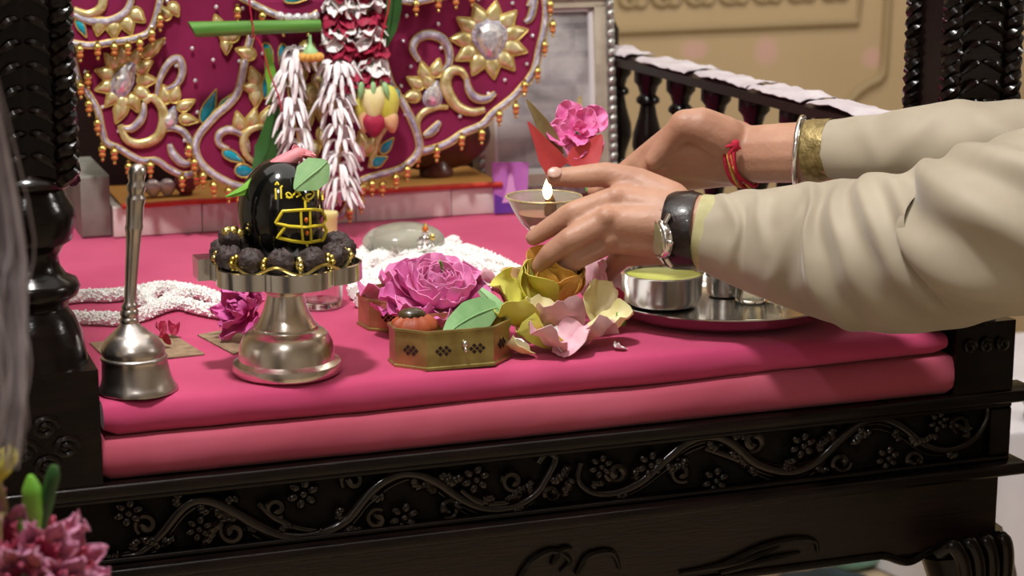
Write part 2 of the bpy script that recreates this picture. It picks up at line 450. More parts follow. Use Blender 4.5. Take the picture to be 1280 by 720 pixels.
# faint reflections of pink light, painted into the wall panel's colour
for (x, y, rx, ry) in ((960, 64, 13, 18), (866, 62, 17, 12), (1088, 72, 13, 11), (1066, 85, 8, 8)):
    pass
def painted_reflections(m, spots, col):
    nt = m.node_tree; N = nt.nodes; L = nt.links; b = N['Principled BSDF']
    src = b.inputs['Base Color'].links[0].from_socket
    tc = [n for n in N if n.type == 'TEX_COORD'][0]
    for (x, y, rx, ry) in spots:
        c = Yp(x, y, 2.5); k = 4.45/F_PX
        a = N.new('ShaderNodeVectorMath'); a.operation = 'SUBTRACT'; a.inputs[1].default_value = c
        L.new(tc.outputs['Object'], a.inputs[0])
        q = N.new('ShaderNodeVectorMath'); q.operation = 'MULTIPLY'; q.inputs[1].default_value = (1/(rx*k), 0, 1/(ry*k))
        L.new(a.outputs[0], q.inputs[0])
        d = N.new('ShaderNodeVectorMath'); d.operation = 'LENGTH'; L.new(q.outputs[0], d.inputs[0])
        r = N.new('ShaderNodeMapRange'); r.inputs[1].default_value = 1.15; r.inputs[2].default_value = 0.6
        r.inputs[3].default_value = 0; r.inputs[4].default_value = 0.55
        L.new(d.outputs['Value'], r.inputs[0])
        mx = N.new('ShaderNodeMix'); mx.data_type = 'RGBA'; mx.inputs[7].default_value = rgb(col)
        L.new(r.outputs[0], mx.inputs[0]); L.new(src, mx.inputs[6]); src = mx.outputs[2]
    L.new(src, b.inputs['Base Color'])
painted_reflections(M['beige'], [(958, 64, 18, 20), (868, 62, 20, 13), (1090, 72, 16, 14)], 'd8a8a8')

# ------------------------------------------------------------------ carved throne
TH = thing('carved_throne', 'black-brown carved wooden seat throne with posts and scroll frieze under the pink mattresses', 'throne', (0.38, 0.4, FLOOR))
X0, X1, YB = -0.085, 0.853, 0.98
Z_SEAT = -0.064
obj('seat_board', G().box((X0+.004, 0.012, -0.075), (X1-.004, YB-.01, Z_SEAT)), 'wood_red', TH)
obj('moulding', G().bbox((X0-.01, -0.016, -0.077), (X1+.022, 0.02, -0.0645), .004), 'wood', TH)
fz = G().box((X0, 0.006, -0.136), (X1, 0.03, -0.077))
frieze = obj('frieze_panel', fz, 'recess', TH)
obj('frieze_border', G().bbox((X0, -0.006, -0.083), (X1, 0.008, -0.077), .002), 'wood', TH)
obj('frieze_border', G().bbox((X0, -0.006, -0.1365), (X1, 0.008, -0.131), .002), 'wood', TH)
obj('frieze_stile', G().bbox((X1-.022, -0.006, -0.131), (X1, 0.008, -0.083), .002), 'wood', TH)
obj('moulding', G().bbox((X0-.01, -0.018, -0.149), (X1+.014, 0.02, -0.1365), .004), 'wood', TH)
obj('apron_board', G().box((X0+.006, 0.004, -0.222), (X1-.004, 0.028, -0.149)), 'wood_red', TH)
for zz, x in ((0, X0), (1, X1-.02)):
    obj('side_board', G().box((x, 0.03, -0.222), (x+.02, YB, -0.075)), 'wood', TH)
obj('back_board', G().box((X0+.02, YB-.03, -0.222), (X1-.02, YB, -0.075)), 'wood', TH)

def FPx(x, y, off=0.0): return Yp(x, y, 0.006-off)
def base_line(x): return 0.5*((604-0.111*(x-80))+(708-0.111*(x-115)))   # centre line of the frieze in the photo
def scroll(pts, r0, r1, parent, name='carved_scroll', k=6, off=0.004, flat=0.8):
    r0 *= 1.75; r1 *= 1.3
    c = catmull([FPx(x, y, off) for x, y in pts], k); n = len(c)
    rs = [r0*(0.35+0.65*sin(pi*min(1, (i+2)/(n*0.5+2))*.5))*(1-i/(n-1))+r1*i/(n-1) for i in range(n)]
    return obj(name, G().tube(c, rs, n=10, flat=1.05, ref=(0, 1, 0)), 'carved', parent)
def curl(cx, cy, r, a0, turns, parent, th=0.0044, sgn=1):
    pts = []
    n = 22
    for i in range(n):
        t = i/(n-1); a = a0+sgn*turns*2*pi*t; rr = r*(1-0.8*t)
        pts.append(FPx(cx+rr*cos(a), cy+rr*sin(a)*.95, 0.005))
    return obj('carved_scroll', G().tube(pts, [th*(0.6+.6*i/(n-1)) for i in range(n)], n=7), 'carved', parent)
def flower_carving(cx, cy, r, parent, npet=6):
    g = G(); c = FPx(cx, cy, 0.005); k = 1.75/F_PX
    for i in range(npet):
        a = 2*pi*i/npet+.3
        p = c+V((cos(a)*r*k*.62, -0.001, sin(a)*r*k*.62))
        g.ell(p, (r*k*.42, .0042, r*k*.3), Matrix.Rotation(-a, 3, 'Y'), n=10, k=6)
    g.ell(c+V((0, -.003, 0)), (r*k*.28, .004, r*k*.28), n=10, k=6)
    return obj('carved_flower', g, 'carved', parent)
def leaf_carving(x0, y0, x1, y1, w, parent, lobes=3):
    g = G(); a = V((x0, y0)); b = V((x1, y1)); d = b-a; L = d.length; d /= L; nrm = V((-d.y, d.x))
    for i in range(lobes):
        t = (i+1)/(lobes+.3); bend = sin(pi*t)*w*.8
        p0 = a+d*L*t*.55
        p1 = a+d*L*(t*.55+.4)+nrm*bend*(1 if i % 2 else .5)
        c = [p0, p0*.5+p1*.5+nrm*w*.15, p1]
        g.tube(catmull([FPx(q.x, q.y, .005) for q in c], 4), [.0016, .003, .0042, .0048, .0048, .0042, .0032, .002, .001], n=7)
    return obj('carved_leaf', g, 'carved', parent)
# the running vine: crests and troughs as in the photograph
vine_l = [(108, 690), (140, 697), (172, 692), (200, 668), (228, 634), (252, 624), (282, 634), (318, 655), (352, 670), (390, 670), (430, 652), (462, 614), (492, 594), (520, 592), (548, 604), (576, 624), (606, 636), (640, 634), (668, 618), (684, 594), (694, 572), (682, 566), (672, 578)]
scroll(vine_l, .0045, .0030, frieze)
scroll([(110, 698), (142, 706), (178, 700), (204, 680)], .003, .002, frieze)
scroll([(322, 628), (340, 645), (372, 660), (402, 664)], .003, .002, frieze)
vine_r = [(726, 578), (722, 600), (740, 616), (770, 616), (800, 602), (830, 575), (858, 552), (888, 544), (914, 554), (945, 580), (985, 590), (1018, 578), (1046, 552), (1072, 530), (1098, 522), (1125, 532), (1155, 556), (1185, 562), (1214, 550), (1232, 526), (1234, 508), (1222, 504)]
scroll(vine_r, .0045, .0028, frieze)
for dy, r in ((8, .0022), (-7, .0018), (15, .0014)):
    scroll([(x, y+dy*(.4+.6*abs(sin(x*.024)))) for x, y in vine_l[:-4]], r, .0008, frieze, off=.003)
    scroll([(x, y+dy*(.4+.6*abs(sin(x*.024)))) for x, y in vine_r[3:-4]], r, .0008, frieze, off=.003)
scroll([(880, 560), (920, 574), (958, 592), (990, 596)], .003, .002, frieze)
scroll([(575, 612), (600, 628), (632, 628), (655, 612)], .003, .002, frieze)
for (x, y, r) in ((160, 640, 15), (248, 660, 14), (378, 616, 17), (504, 646, 16), (594, 598, 16), (750, 582, 14), (812, 580, 16), (893, 600, 16), (1002, 556, 16), (1108, 572, 15), (1172, 526, 13)):
    flower_carving(x, y, r*1.25, frieze)
for i, (x, y, r, a, s) in enumerate(((182, 655, 13, 2.2, 1), (290, 664, 14, -2.4, -1), (345, 634, 12, 1, 1), (440, 600, 13, 2.5, 1), (470, 648, 12, -1, -1), (560, 635, 12, 2, -1), (640, 600, 13, .6, 1), (688, 616, 9, 0, 1), (770, 590, 12, 3, -1), (850, 590, 12, 1, 1), (940, 552, 13, 2, -1), (1050, 578, 12, 0, 1), (1140, 575, 10, 1, -1), (1200, 530, 11, 2, 1))):
    curl(x, y, r*1.15, a, 1.2, frieze, sgn=s)
for (x0, y0, x1, y1, w) in ((262, 632, 305, 648, 12), (205, 690, 170, 672, 9), (420, 672, 460, 662, -9), (520, 604, 548, 622, -10), (548, 600, 585, 592, 9), (625, 628, 660, 600, 9), (690, 600, 714, 575, 8), (705, 626, 716, 600, -8), (905, 562, 940, 590, -10), (960, 588, 1000, 580, 8), (1090, 540, 1060, 560, 8), (1130, 545, 1165, 550, 9), (860, 566, 835, 590, -9), (285, 645, 250, 690, 8), (1020, 570, 1040, 540, -7), (330, 690, 365, 684, 6)):
    leaf_carving(x0, y0, x1, y1, w*1.3, frieze, 4)
rl = random.Random(12)
for vine in (vine_l, vine_r):
    vc = catmull([V((x, y, 0)) for x, y in vine], 4)
    for q in range(4, len(vc)-10, 4):
        p = vc[q]; t = (vc[q+1]-vc[q-1]).normalized(); sd = 1 if (q//4) % 2 else -1
        e = V((p.x+t.x*14-t.y*sd*20, p.y+t.y*14+t.x*sd*20))
        mid_ = base_line(e.x)
        if abs(e.y-mid_) > 36: e.y = mid_+36*(1 if e.y > mid_ else -1)
        leaf_carving(p.x-t.x*6, p.y-t.y*6, e.x, e.y, 9*sd, frieze, 3)
# lower apron with scalloped bottom edge and carved knees
sc_px = [(860, 722), (930, 718), (985, 702), (1040, 692), (1090, 692), (1125, 703), (1140, 702), (1160, 690), (1176, 690)]
low = [Yp(x, y, .006) for x, y in sc_px]
XM = (X0+X1)/2
half = [V((XM, .006, -.272)), V((XM+.05, .006, -.266))]+low
edge = [V((p.x, .006, min(-.2225, p.z))) for p in catmull(half, 4)]
apron = None
for sg in (1, -1):
    ed = [V((XM+(p.x-XM)*sg, .006, p.z)) for p in edge]
    out = [V((XM, .006, -.2215))]+ed+[V((ed[-1].x+.01*sg, .006, -.2215))]
    ap = obj('scalloped_apron', G().prism(out, V((0, .02, 0))), 'wood', TH)
    apron = apron or ap
    obj('apron_bead', G().tube([p+V((0, -.002, .002)) for p in ed], .0042, n=8), 'wood', ap)
for pts in ([(640, 740), (660, 705), (690, 688), (712, 700), (700, 715)], [(720, 718), (735, 695), (765, 690), (775, 712)], [(850, 716), (900, 706), (950, 684), (990, 674), (1018, 676), (1022, 690)], [(880, 712), (930, 700), (975, 682)], [(900, 716), (950, 702), (1000, 690)], [(690, 706), (700, 688), (715, 684)]):
    c = catmull([Yp(x, y, .002) for x, y in pts], 5)
    obj('carved_scroll', G().tube(c, [.0028*sin(pi*(.15+.8*i/(len(c)-1)))+.0008 for i in range(len(c))], n=7), 'wood', apron)
def cabriole(px_top, sx, y):
    """S-curved leg with a gadrooned knee; px_top is the x of its outer side"""
    pts = [V((px_top-.035*sx, y+.03, -.222)), V((px_top-.022*sx, y+.025, -.262)), V((px_top-.012*sx, y+.02, -.32)), V((px_top-.03*sx, y+.03, -.42)), V((px_top-.05*sx, y+.04, -.56)), V((px_top-.045*sx, y+.035, -.70)), V((px_top-.02*sx, y+.02, FLOOR+.02)), V((px_top-.015*sx, y+.015, FLOOR))]
    c = catmull(pts, 5); n = len(c)
    rs = [(.042, .043, .038, .03, .023, .021, .03, .026)[min(7, i//5)]*(1-(i % 5)/5)+(.042, .043, .038, .03, .023, .021, .03, .026)[min(7, i//5+1)]*((i % 5)/5) for i in range(n)]
    leg = obj('leg', G().tube(c, rs, n=16), 'wood', TH)
    return leg
lr = cabriole(X1+.002, 1, -.012); cabriole(X0-.002, -1, -.012); cabriole(X1-.01, 1, YB-.06); cabriole(X0+.01, -1, YB-.06)
for i in range(4):
    pts = [Yp(1172+i*22, 690-i*3, -.022), Yp(1190+i*21, 682-i*3, -.034), Yp(1204+i*18, 700-i*2, -.036), Yp(1208+i*16, 730, -.03)]
    obj('carved_flute', G().tube(catmull(pts, 5), .0075, n=8), 'wood', lr)

# posts: turned base, square shaft with chevron leaves and rope edges
def post(cx, cy, half, sx, z0=.0):
    P = obj('front_post', G().box((cx-half*.86, cy-half*.86, .155+z0), (cx+half*.86, cy+half*.86, 0.85)), 'wood', TH)
    n = 36
    for i in range(n):
        z = .165+z0+i*.0178
        g = G()
        for s in (-1, 1):
            pts = [V((cx+s*half*.04, cy-half*.9, z+.012)), V((cx+s*half*.3, cy-half*1.0, z+.0105)), V((cx+s*half*.62, cy-half*.92, z+.001))]
            g.tube(catmull(pts, 3), [.0014, .0022, .003, .0034, .003, .0022, .0012], n=6)
        obj('carved_chevron', g, 'wood', P, mesh=None)
    for s in (-1, 1):
        for yy in (-1, 1):
            g = G(); ex = cx+s*half*.86; ey = cy+yy*half*.86; rope = []
            for st in range(2):
                g.tube([V((ex+.0052*cos(t*.9+st*pi), ey+.0052*sin(t*.9+st*pi), .155+z0+t*.0030)) for t in range(0, 232)], .0056, n=6)
            obj('rope_edge', g, 'wood', P)
    return P
def turned(cx, cy, s, zs, parent, z0=0):
    pr = [(.052, .0), (.05, .012), (.046, .03), (.04, .042), (.033, .05), (.036, .056), (.044, .060), (.047, .066), (.044, .072), (.034, .076), (.028, .084), (.027, .092), (.033, .101), (.041, .105), (.043, .113), (.046, .122), (.045, .132), (.038, .141), (.036, .146), (.044, .150), (.046, .154), (.043, .158), (.034, .162), (.032, .172)]
    obj('turned_base', G().lathe([(r*s, z*zs) for r, z in pr], 28, (cx, cy, z0)), 'wood', parent)
PL = (-0.052, .03)
pL = post(PL[0], PL[1], .034, -1, .028)
turned(PL[0], PL[1], .82, 1.0, pL, .028)
blk = obj('post_block', G().box((-.096, -.012, -.064), (-.008, .075, .032)), 'wood', pL)
for k, (dx, z) in enumerate(((-.068, -.03), (-.05, -.012), (-.034, -.03), (-.05, -.045))):
    obj('carved_scroll', G().tube([V((dx-.05+.048+.012*(1-t/16)*cos(t*.7), -.013, z+.01*(1-t/16)*sin(t*.7))) for t in range(16)], .0026, n=6), 'wood', pL)
PR = (.803, .03)
pR = post(PR[0], PR[1], .037, 1)
turned(PR[0], PR[1], .84, 1.0, pR)
obj('post_block', G().box((.786, -.010, -.064), (.85, .07, .004)), 'wood', pR)
for k in range(3):
    obj('carved_scroll', G().tube([V((.80+k*.018+.007*(1-t/18)*cos(t*.6+k), -.012, -.018+.007*(1-t/18)*sin(t*.6+k))) for t in range(16)], .002, n=6), 'wood', pR)
# back of the throne and the side balustrade
obj('back_panel', G().box((X0+.02, .935, -.064), (.63, .955, .46)), 'wood_red', TH)
for x in (X0+.035, .80):
    obj('back_post', G().lathe([(.026, -.064), (.026, .0), (.02, .02), (.028, .06), (.02, .1), (.03, .15), (.03, .2), (.02, .22), (.028, .3), (.03, .85)], 20, (x, .925, 0)), 'wood', TH)
rail = obj('side_rail', G().loft([[V((.80+a, y, .163+b)) for a, b in ((-.022, 0), (-.022, .010), (-.014, .014), (.014, .014), (.022, .010), (.022, 0))] for y in (.06, .3, .6, .905)]), 'wood_red', TH)
obj('side_rail', G().box((.782, .06, -.064), (.818, .905, .012)), 'wood_red', TH)
bal = [(.019, .012), (.019, .03), (.011, .036), (.013, .046), (.0195, .066), (.0185, .082), (.012, .104), (.0095, .118), (.015, .122), (.015, .127), (.010, .132), (.013, .142), (.018, .148), (.018, .163)]
bm0 = None
for i in range(8):
    y = .85-i*.1
    if bm0 is None:
        bo = obj('baluster', G().lathe(bal, 16, (.80, y, 0)), 'wood', TH); bm0 = bo.data; by = y
    else:
        b2 = bo.copy(); COL.objects.link(b2); b2.location = (0, y-by, 0)

# ------------------------------------------------------------------ mattresses
def slab(x0, x1, y0, y1, z0, z1f, z0f, sag, seed, r=.011, nx=70):
    rings = []
    def prof(x, t):
        zt = z1f(x); zb = z0f(x); fr = y0+sag*nz((x, 0, 0), 7, seed)*.6
        p = []
        for k in range(7):      # front edge from the bottom up
            a = -pi/2+pi/2*0+pi*k/6
        h = zt-zb
        p.append((fr+.004, zb)); p.append((fr, zb+h*.12)); p.append((fr-.0025, zb+h*.35)); p.append((fr-.002, zb+h*.6)); p.append((fr+.0005, zb+h*.82)); p.append((fr+.004, zb+h*.95)); p.append((fr+.012, zt))
        for k in range(1, 15): p.append((fr+.012+(y1-fr-.014)*k/14.0, zt))
        p.append((y1, zb+h*.5)); p.append((y1-.004, zb))
        q = []
        for i, (y, z) in enumerate(p):
            n1 = nz((x, y, z*2), 9, seed)*sag*.55; n2 = nz((x*2, y, z*6), 20, seed+4)*sag*.3
            edge = 1.0 if i < 7 else .55
            q.append(V((x, y+(n2 if i < 7 else 0), z+(n1*edge if 2 < i < 21 else 0))))
        return q
    for i in range(nx+1):
        t = i/nx; x = x0+(x1-x0)*t
        rings.append(prof(x, t))
    # soften the two ends
    for e, ins in ((0, 1), (nx, -1)):
        c = sum(rings[e], V())/len(rings[e])
        rings[e] = [V((p.x, p.y, c.z+(p.z-c.z)*.78)) for p in rings[e]]
    return G().loft(rings)
ztop = lambda x: 0.0-.006*max(0, (x-.55)/.25)
zseam = lambda x: -.029-.001*x+.004*max(0, (x-.5)/.3)
m1 = slab(-.004, .782, .0, .90, 0, ztop, lambda x: zseam(x)+.001, .004, 3)
solo('upper_mattress', m1, 'pink', 'bright fuchsia cloth mattress with the offerings standing on it', 'mattress', (.38, .4, -.03))
m2 = slab(-.012, .792, -.006, .89, 0, lambda x: zseam(x), lambda x: -.0635, .004, 11)
solo('lower_mattress', m2, 'rose', 'dusty rose cloth mattress lying under the fuchsia one', 'mattress', (.38, .4, -.0635))

# ------------------------------------------------------------------ marble plinth behind, with the orange cloth
PT = thing('marble_plinth', 'low pinkish white marble plinth of slabs at the back of the mattress', 'plinth', (.35, .78, 0))
xs = [.112, .215, .40, .52, .588]
for i in range(4):
    obj('marble_slab', G().bbox((xs[i]+.0006, .70, 0.0), (xs[i+1]-.0006, .85, .036-.0015*(i % 2)), .002), 'marble', PT)
obj('end_block', G().bbox((.078, .71, 0.0), (.111, .86, .072), .003), 'marble_grey', PT)
def clothtop(u, v):
    x = .122+(u+1)*.5*.462; y = .699+v*.13
    return V((x, y, .0385+.0015*nz((x, y, 0), 14, 2)))
g = G().sheet(clothtop, 30, 5, .002)
OC = thing('plinth_cloth', 'orange cloth with red front border laid on the marble plinth', 'cloth', (.35, .76, .037))
obj('cloth', g, 'orange_cloth', OC)
obj('border', G().tube([V((.122+.0154*i, .6965, .0375+.0015*nz((.122+.0154*i, .7, 0), 14, 2))) for i in range(31)], .0032, n=8), 'red_border', OC)
g = G().ell((.522, .766, .088), (.072, .021, .042), n=24, k=14)
g.lathe([(.021, 0.041), (.0215, .046), (.018, .052), (.016, .06)], 24, (.522, .766, 0))
solo('idol_pedestal', g, 'idol_base', 'dark reddish brown rounded pedestal behind the embroidered robe beside the grey picture', 'pedestal', (.522, .766, .0405))
for i, (px, py, r, m, lab) in enumerate(((172, 236, .0095, 'ball', 'pale pearl ball on the plinth, half hidden behind the bell handle'), (191, 234, .0098, 'ball', 'pale pearl ball on the plinth, next right of the bell handle'), (209, 232, .0098, 'ball', 'pale pearl ball on the plinth, between another pearl and the maroon ball'), (232, 232, .0135, 'maroon_ball', 'dull maroon ball on the plinth under the robe hem'))):
    c = Yp(px, py, .735); c.z = .0398+r+.001
    g = G().ell(c, (r, r, r), n=18, k=12)
    g.lathe([(r*.5, -r*1.0), (r*.62, -r*.92), (r*.5, -r*.8)], 14, c)
    solo('pearl_ball' if i < 3 else 'maroon_ball', g, m, lab, 'ball', c-V((0, 0, r)), 'balls on the marble plinth')

# ------------------------------------------------------------------ silver picture frame, purple card
FR = thing('picture_frame', 'silver beaded photo frame with a grey picture standing behind the hands', 'picture frame', (.69, .80, 0))
fx0, fx1, fz0, fz1, fy = .587, .779, .0015, .262, .80
tilt = lambda p: V((p.x, p.y+(p.z)*.09, p.z))
def fr_box(a, b): 
    g = G().box(a, b); g.v = [tilt(p) for p in g.v]; return g
for a, b in (((fx0, fy-.006, fz0), (fx1, fy+.012, .014)), ((fx0, fy-.006, fz1-.013), (fx1, fy+.012, fz1)), ((fx0, fy-.006, .014), (fx0+.011, fy+.012, fz1-.013)), ((fx1-.011, fy-.006, .014), (fx1, fy+.012, fz1-.013))):
    obj('outer_moulding', fr_box(a, b), 'frame_silver', FR)
for k, (x, hor) in enumerate(((fx1-.0055, 0), (fx0+.0055, 0))):
    g = G()
    for i in range(21):
        z = .010+i*.0122; g.ell(tilt(V((x, fy-.008, z))), (.0046, .003, .0065), Matrix.Rotation(.6, 3, 'Y'), n=8, k=6)
    obj('beading', g, 'frame_silver', FR)
w = .0145
for a, b in (((fx0+.011, fy-.002, .014), (fx1-.011, fy+.012, .014+w)), ((fx0+.011, fy-.002, fz1-.013-w+.004), (fx1-.011, fy+.012, fz1-.013)), ((fx0+.011, fy-.002, .014+w), (fx0+.011+w, fy+.012, fz1-.02)), ((fx1-.011-w, fy-.002, .014+w), (fx1-.011, fy+.012, fz1-.02))):
    obj('inner_moulding', fr_box(a, b), 'frame_cream', FR)
ix0, ix1, iz0, iz1 = fx0+.011+w, fx1-.011-w, .014+w, fz1-.0235
for a, b in (((ix0, fy+.004, iz0), (ix1, fy+.01, iz0+.006)), ((ix0, fy+.004, iz1-.006), (ix1, fy+.01, iz1)), ((ix0, fy+.004, iz0), (ix0+.006, fy+.01, iz1)), ((ix1-.006, fy+.004, iz0), (ix1, fy+.01, iz1))):
    obj('white_mat', fr_box(a, b), 'mat_white', FR)
pic = bpy.data.materials.new('grey_photograph_print'); pic.use_nodes = True
nt = pic.node_tree; N = nt.nodes; L = nt.links; b = N['Principled BSDF']; b.inputs['Roughness'].default_value = .25
tc = N.new('ShaderNodeTexCoord'); mp = N.new('ShaderNodeMapping'); mp.inputs['Scale'].default_value = (9, 1, 16)
n1 = N.new('ShaderNodeTexNoise'); n1.inputs['Scale'].default_value = 1.3; n1.inputs['Detail'].default_value = 6; n1.inputs['Distortion'].default_value = .4
bk = N.new('ShaderNodeTexBrick'); bk.inputs['Scale'].default_value = 7; bk.inputs['Mortar Size'].default_value = .03
bk.inputs['Color1'].default_value = rgb('b8b6b4'); bk.inputs['Color2'].default_value = rgb('9b9896'); bk.inputs['Mortar'].default_value = rgb('77747a')
mp2 = N.new('ShaderNodeMapping'); mp2.inputs['Rotation'].default_value = (pi/2, 0, 0)
r = N.new('ShaderNodeValToRGB'); r.color_ramp.elements[0].position = .36; r.color_ramp.elements[0].color = rgb('6a6868'); r.color_ramp.elements[1].position = .6; r.color_ramp.elements[1].color = rgb('c2c0bf')
mx = N.new('ShaderNodeMix'); mx.data_type = 'RGBA'; mx.inputs[0].default_value = .28
L.new(tc.outputs['Object'], mp.inputs[0]); L.new(mp.outputs[0], n1.inputs['Vector']); L.new(n1.outputs['Fac'], r.inputs[0])
L.new(tc.outputs['Object'], mp2.inputs[0]); L.new(mp2.outputs[0], bk.inputs['Vector'])
L.new(r.outputs[0], mx.inputs[6]); L.new(bk.outputs[0], mx.inputs[7]); L.new(mx.outputs[2], b.inputs['Base Color'])
M['pic'] = pic
obj('picture', fr_box((ix0, fy+.008, iz0), (ix1, fy+.011, iz1)), 'pic', FR)

CD = thing('purple_card', 'small purple picture card with a lilac seated figure leaning behind the diya', 'card', (.60, .70, 0))
c0 = Yp(615, 203, .705); c1 = Yp(661, 203, .70); c2 = Yp(658, 262, .69); c3 = Yp(618, 266, .69); c2.z = c3.z = .0012
ex = (c1-c0).normalized(); nrm = V((0, -1, 0))
obj('card', G().prism([c0, c1, c2, c3], V((0, .0015, 0))), 'purple', CD)
mid = (c0+c1)/2; b0 = (c2+c3)/2
P = lambda u, v: b0+(mid-b0)*v+(c2-c3)*u+V((0, -.0008, 0))
obj('printed_band', G().prism([P(-.5, .02), P(.5, .02), P(.5, .3), P(.25, .36), P(-.2, .3), P(-.5, .4)], V((0, -.0004, 0))), 'violet', CD)
obj('printed_figure', G().prism([P(-.28, .22), P(.28, .22), P(.2, .34), P(.12, .5), P(.1, .6), P(.07, .72), P(.0, .8), P(-.07, .72), P(-.1, .6), P(-.12, .5), P(-.2, .34)], V((0, -.0006, 0))), 'lilac', CD)

# crumpled papers along the balustrade rail
PAP = [('crumpled white paper on the far end of the side rail', .83, .052, .10), ('creased white paper second from the far end of the side rail', .66, .06, .14), ('creased white paper in the middle of the side rail', .50, .05, .13), ('wrinkled white paper beside the middle of the side rail', .36, .055, .12), ('pinkish white paper at the near end of the side rail', .205, .055, .15)]
for i, (lab, yc, wd, ln) in enumerate(PAP):
    def pf(u, v, yc=yc, wd=wd, ln=ln, i=i):
        x = .80+u*wd*.42; y = yc+(v-.5)*ln*1.05
        z = .1785+.004*abs(nz((x, y, i), 55, i*3.1))+.009*abs(nz((x*.6, y, i), 16, i))+(-.003*max(0, abs(u)-.8)*5)
        return V((x, y, z))
    solo('paper', G().sheet(pf, 12, 16, .0008), 'paper', lab, 'paper', (.80, yc, .178), 'papers on the side rail')

# surroundings to the right and under the throne
def curt(u, v): 
    x = 2.72+(u+1)*.5*.75; return V((x, 2.40+.03*sin(x*38), FLOOR+.02+v*2.6))
solo('curtain', G().sheet(curt, 60, 6, .004), 'olive', 'dark olive curtain hanging behind the right front post', 'curtain', (3.0, 2.40, FLOOR))
WT = thing('white_draped_table', 'low table under a white cloth right of the throne', 'table', (1.80, 1.0, FLOOR))
wx0 = Yp(1256, 600, 1.0).x-.06
def drape(u, v):
    a = (u+1)*pi; sq = lambda t: max(-1, min(1, 1.35*t))
    r = 1+.03*sin(a*11)*(v)
    return V((wx0+.34+.33*sq(cos(a))*r, 1.25+.28*sq(sin(a))*r, -.455-(v**1)*(.455+FLOOR)*-1*1.0+0 if False else -.455+(FLOOR+.004+.455)*v))
obj('tablecloth', G().sheet(drape, 90, 6, .003), 'white_cloth', WT)
obj('tabletop', G().box((wx0+.01, .97, -.47), (wx0+.67, 1.53, -.452)), 'white_cloth', WT)
g = G().lathe([(.02, 0), (.024, .006), (.02, .02), (.03, .035), (.027, .05), (.012, .055)], 20, (wx0+.13, 1.02, -.452))
solo('dark_pot', g, 'vase', 'small dark pot at the edge of the white draped table', 'pot', (wx0+.13, 1.02, -.452))
def clump(name, lab, m, px, py, sx, sy, sz, seed):
    c = Zp(px, py, FLOOR+.002)
    def d(v): return 1+.16*nz(v, 2.2, seed)
    g = G().ell(c+V((0, 0, sz*.5)), (sx, sy, sz*.55), n=20, k=12, disp=d)
    g.v = [V((p.x, p.y, max(p.z, FLOOR+.002))) for p in g.v]
    solo(name, g, m, lab, 'cloth', c)
clump('teal_cloth', 'pale teal folded cloth on the floor seen under the throne', 'teal_cloth', 1066, 708, .05, .04, .05, 1)
clump('purple_cloth', 'purple patterned cloth bundle on the floor beneath the throne', 'purple_cloth', 975, 704, .09, .05, .08, 2)
clump('dark_cloth', 'dark teal cloth bundle on the floor beneath the throne front', 'dark_cloth', 1020, 760, .10, .05, .06, 3)
# ------------------------------------------------------------------ embroidered robe of the (cropped) deity
RB = thing('embroidered_robe', 'maroon velvet robe with gold flower applique, silver piping and gold hanging bells', 'robe', (.35, .66, .045))
YR = .655
def bulge(px): return .018*cos((px-360)/330.0*1.4)-.018
def DR(px, py, off=0.0): return Yp(px, py, YR-bulge(px)-off)
SR = 2.28/F_PX       # metres per pixel on the robe
def panel(name, pts, off, m='maroon'):
    g = G().prism([DR(x, y, off) for x, y in pts], V((0, .0035, 0)))
    return obj(name, g, m, RB, smooth=False)
def piping(parent, pts, off, r=3.6, k=5, edge=True, name='silver_piping', m='holo'):
    c = catmull([DR(x, y, off+.002) for x, y in pts], k)
    g = G().tube(c, r*SR, n=8, flat=.5, ref=(0, 1, 0))
    ms = [m]
    if edge:
        g.use(1); ms = [m, 'gold_edge']
        q = catmull([V((x, y)).to_3d() for x, y in pts], k)
        for s in (-1, 1):
            e = []
            for i, p in enumerate(q):
                t = q[min(i+1, len(q)-1)]-q[max(i-1, 0)]; t = t.normalized() if t.length > 0 else V((1, 0, 0))
                e.append(DR(p.x-t.y*s*r, p.y+t.x*s*r, off+.002))
            g.tube(e, 1.0*SR, n=5)
    return obj(name, g, ms, parent)
def drop(g, cx, cy, ln, wd, ang, off, h, sharp=1.0, nseg=16, rings=3, outline=None):
    """domed petal in the plane of the robe; ang points towards its tip (degrees, 0 = right, 90 = up)"""
    a = radians(ang); ux, uy = cos(a), -sin(a); vx, vy = -uy, ux
    def rim(t, s):
        th = 2*pi*t
        x = cos(th); y = sin(th)*(1-.35*x)*(1-.15*sharp)
        if x > 0: y *= (1-.45*sharp*x)
        return (cx+(ux*x*ln*.5+vx*y*wd*.5)*s, cy+(uy*x*ln*.5+vy*y*wd*.5)*s)
    rr = []
    for k in range(rings+1):
        s = 1-k/(rings+.4); z = h*sqrt(1-s*s)
        rr.append([DR(*rim(t/nseg, s), off+z) for t in range(nseg)])
    base = [DR(*rim(t/nseg, 1), off-.0015) for t in range(nseg)]
    g.loft([base]+rr)
    if outline is not None:
        mi = g.mi; g.use(outline)
        g.tube([DR(*rim(t/nseg, 1.04), off+.001) for t in range(nseg)], 1.1*SR, n=5, closed=True); g.use(mi)
def petal_part(parent, cx, cy, ln, wd, ang, off, m='gold_foil', h=.004, name='gold_petal', sharp=1.0):
    g = G(); drop(g, cx, cy, ln, wd, ang, off, h, sharp, outline=1)
    return obj(name, g, [m, 'gold_edge'], parent)
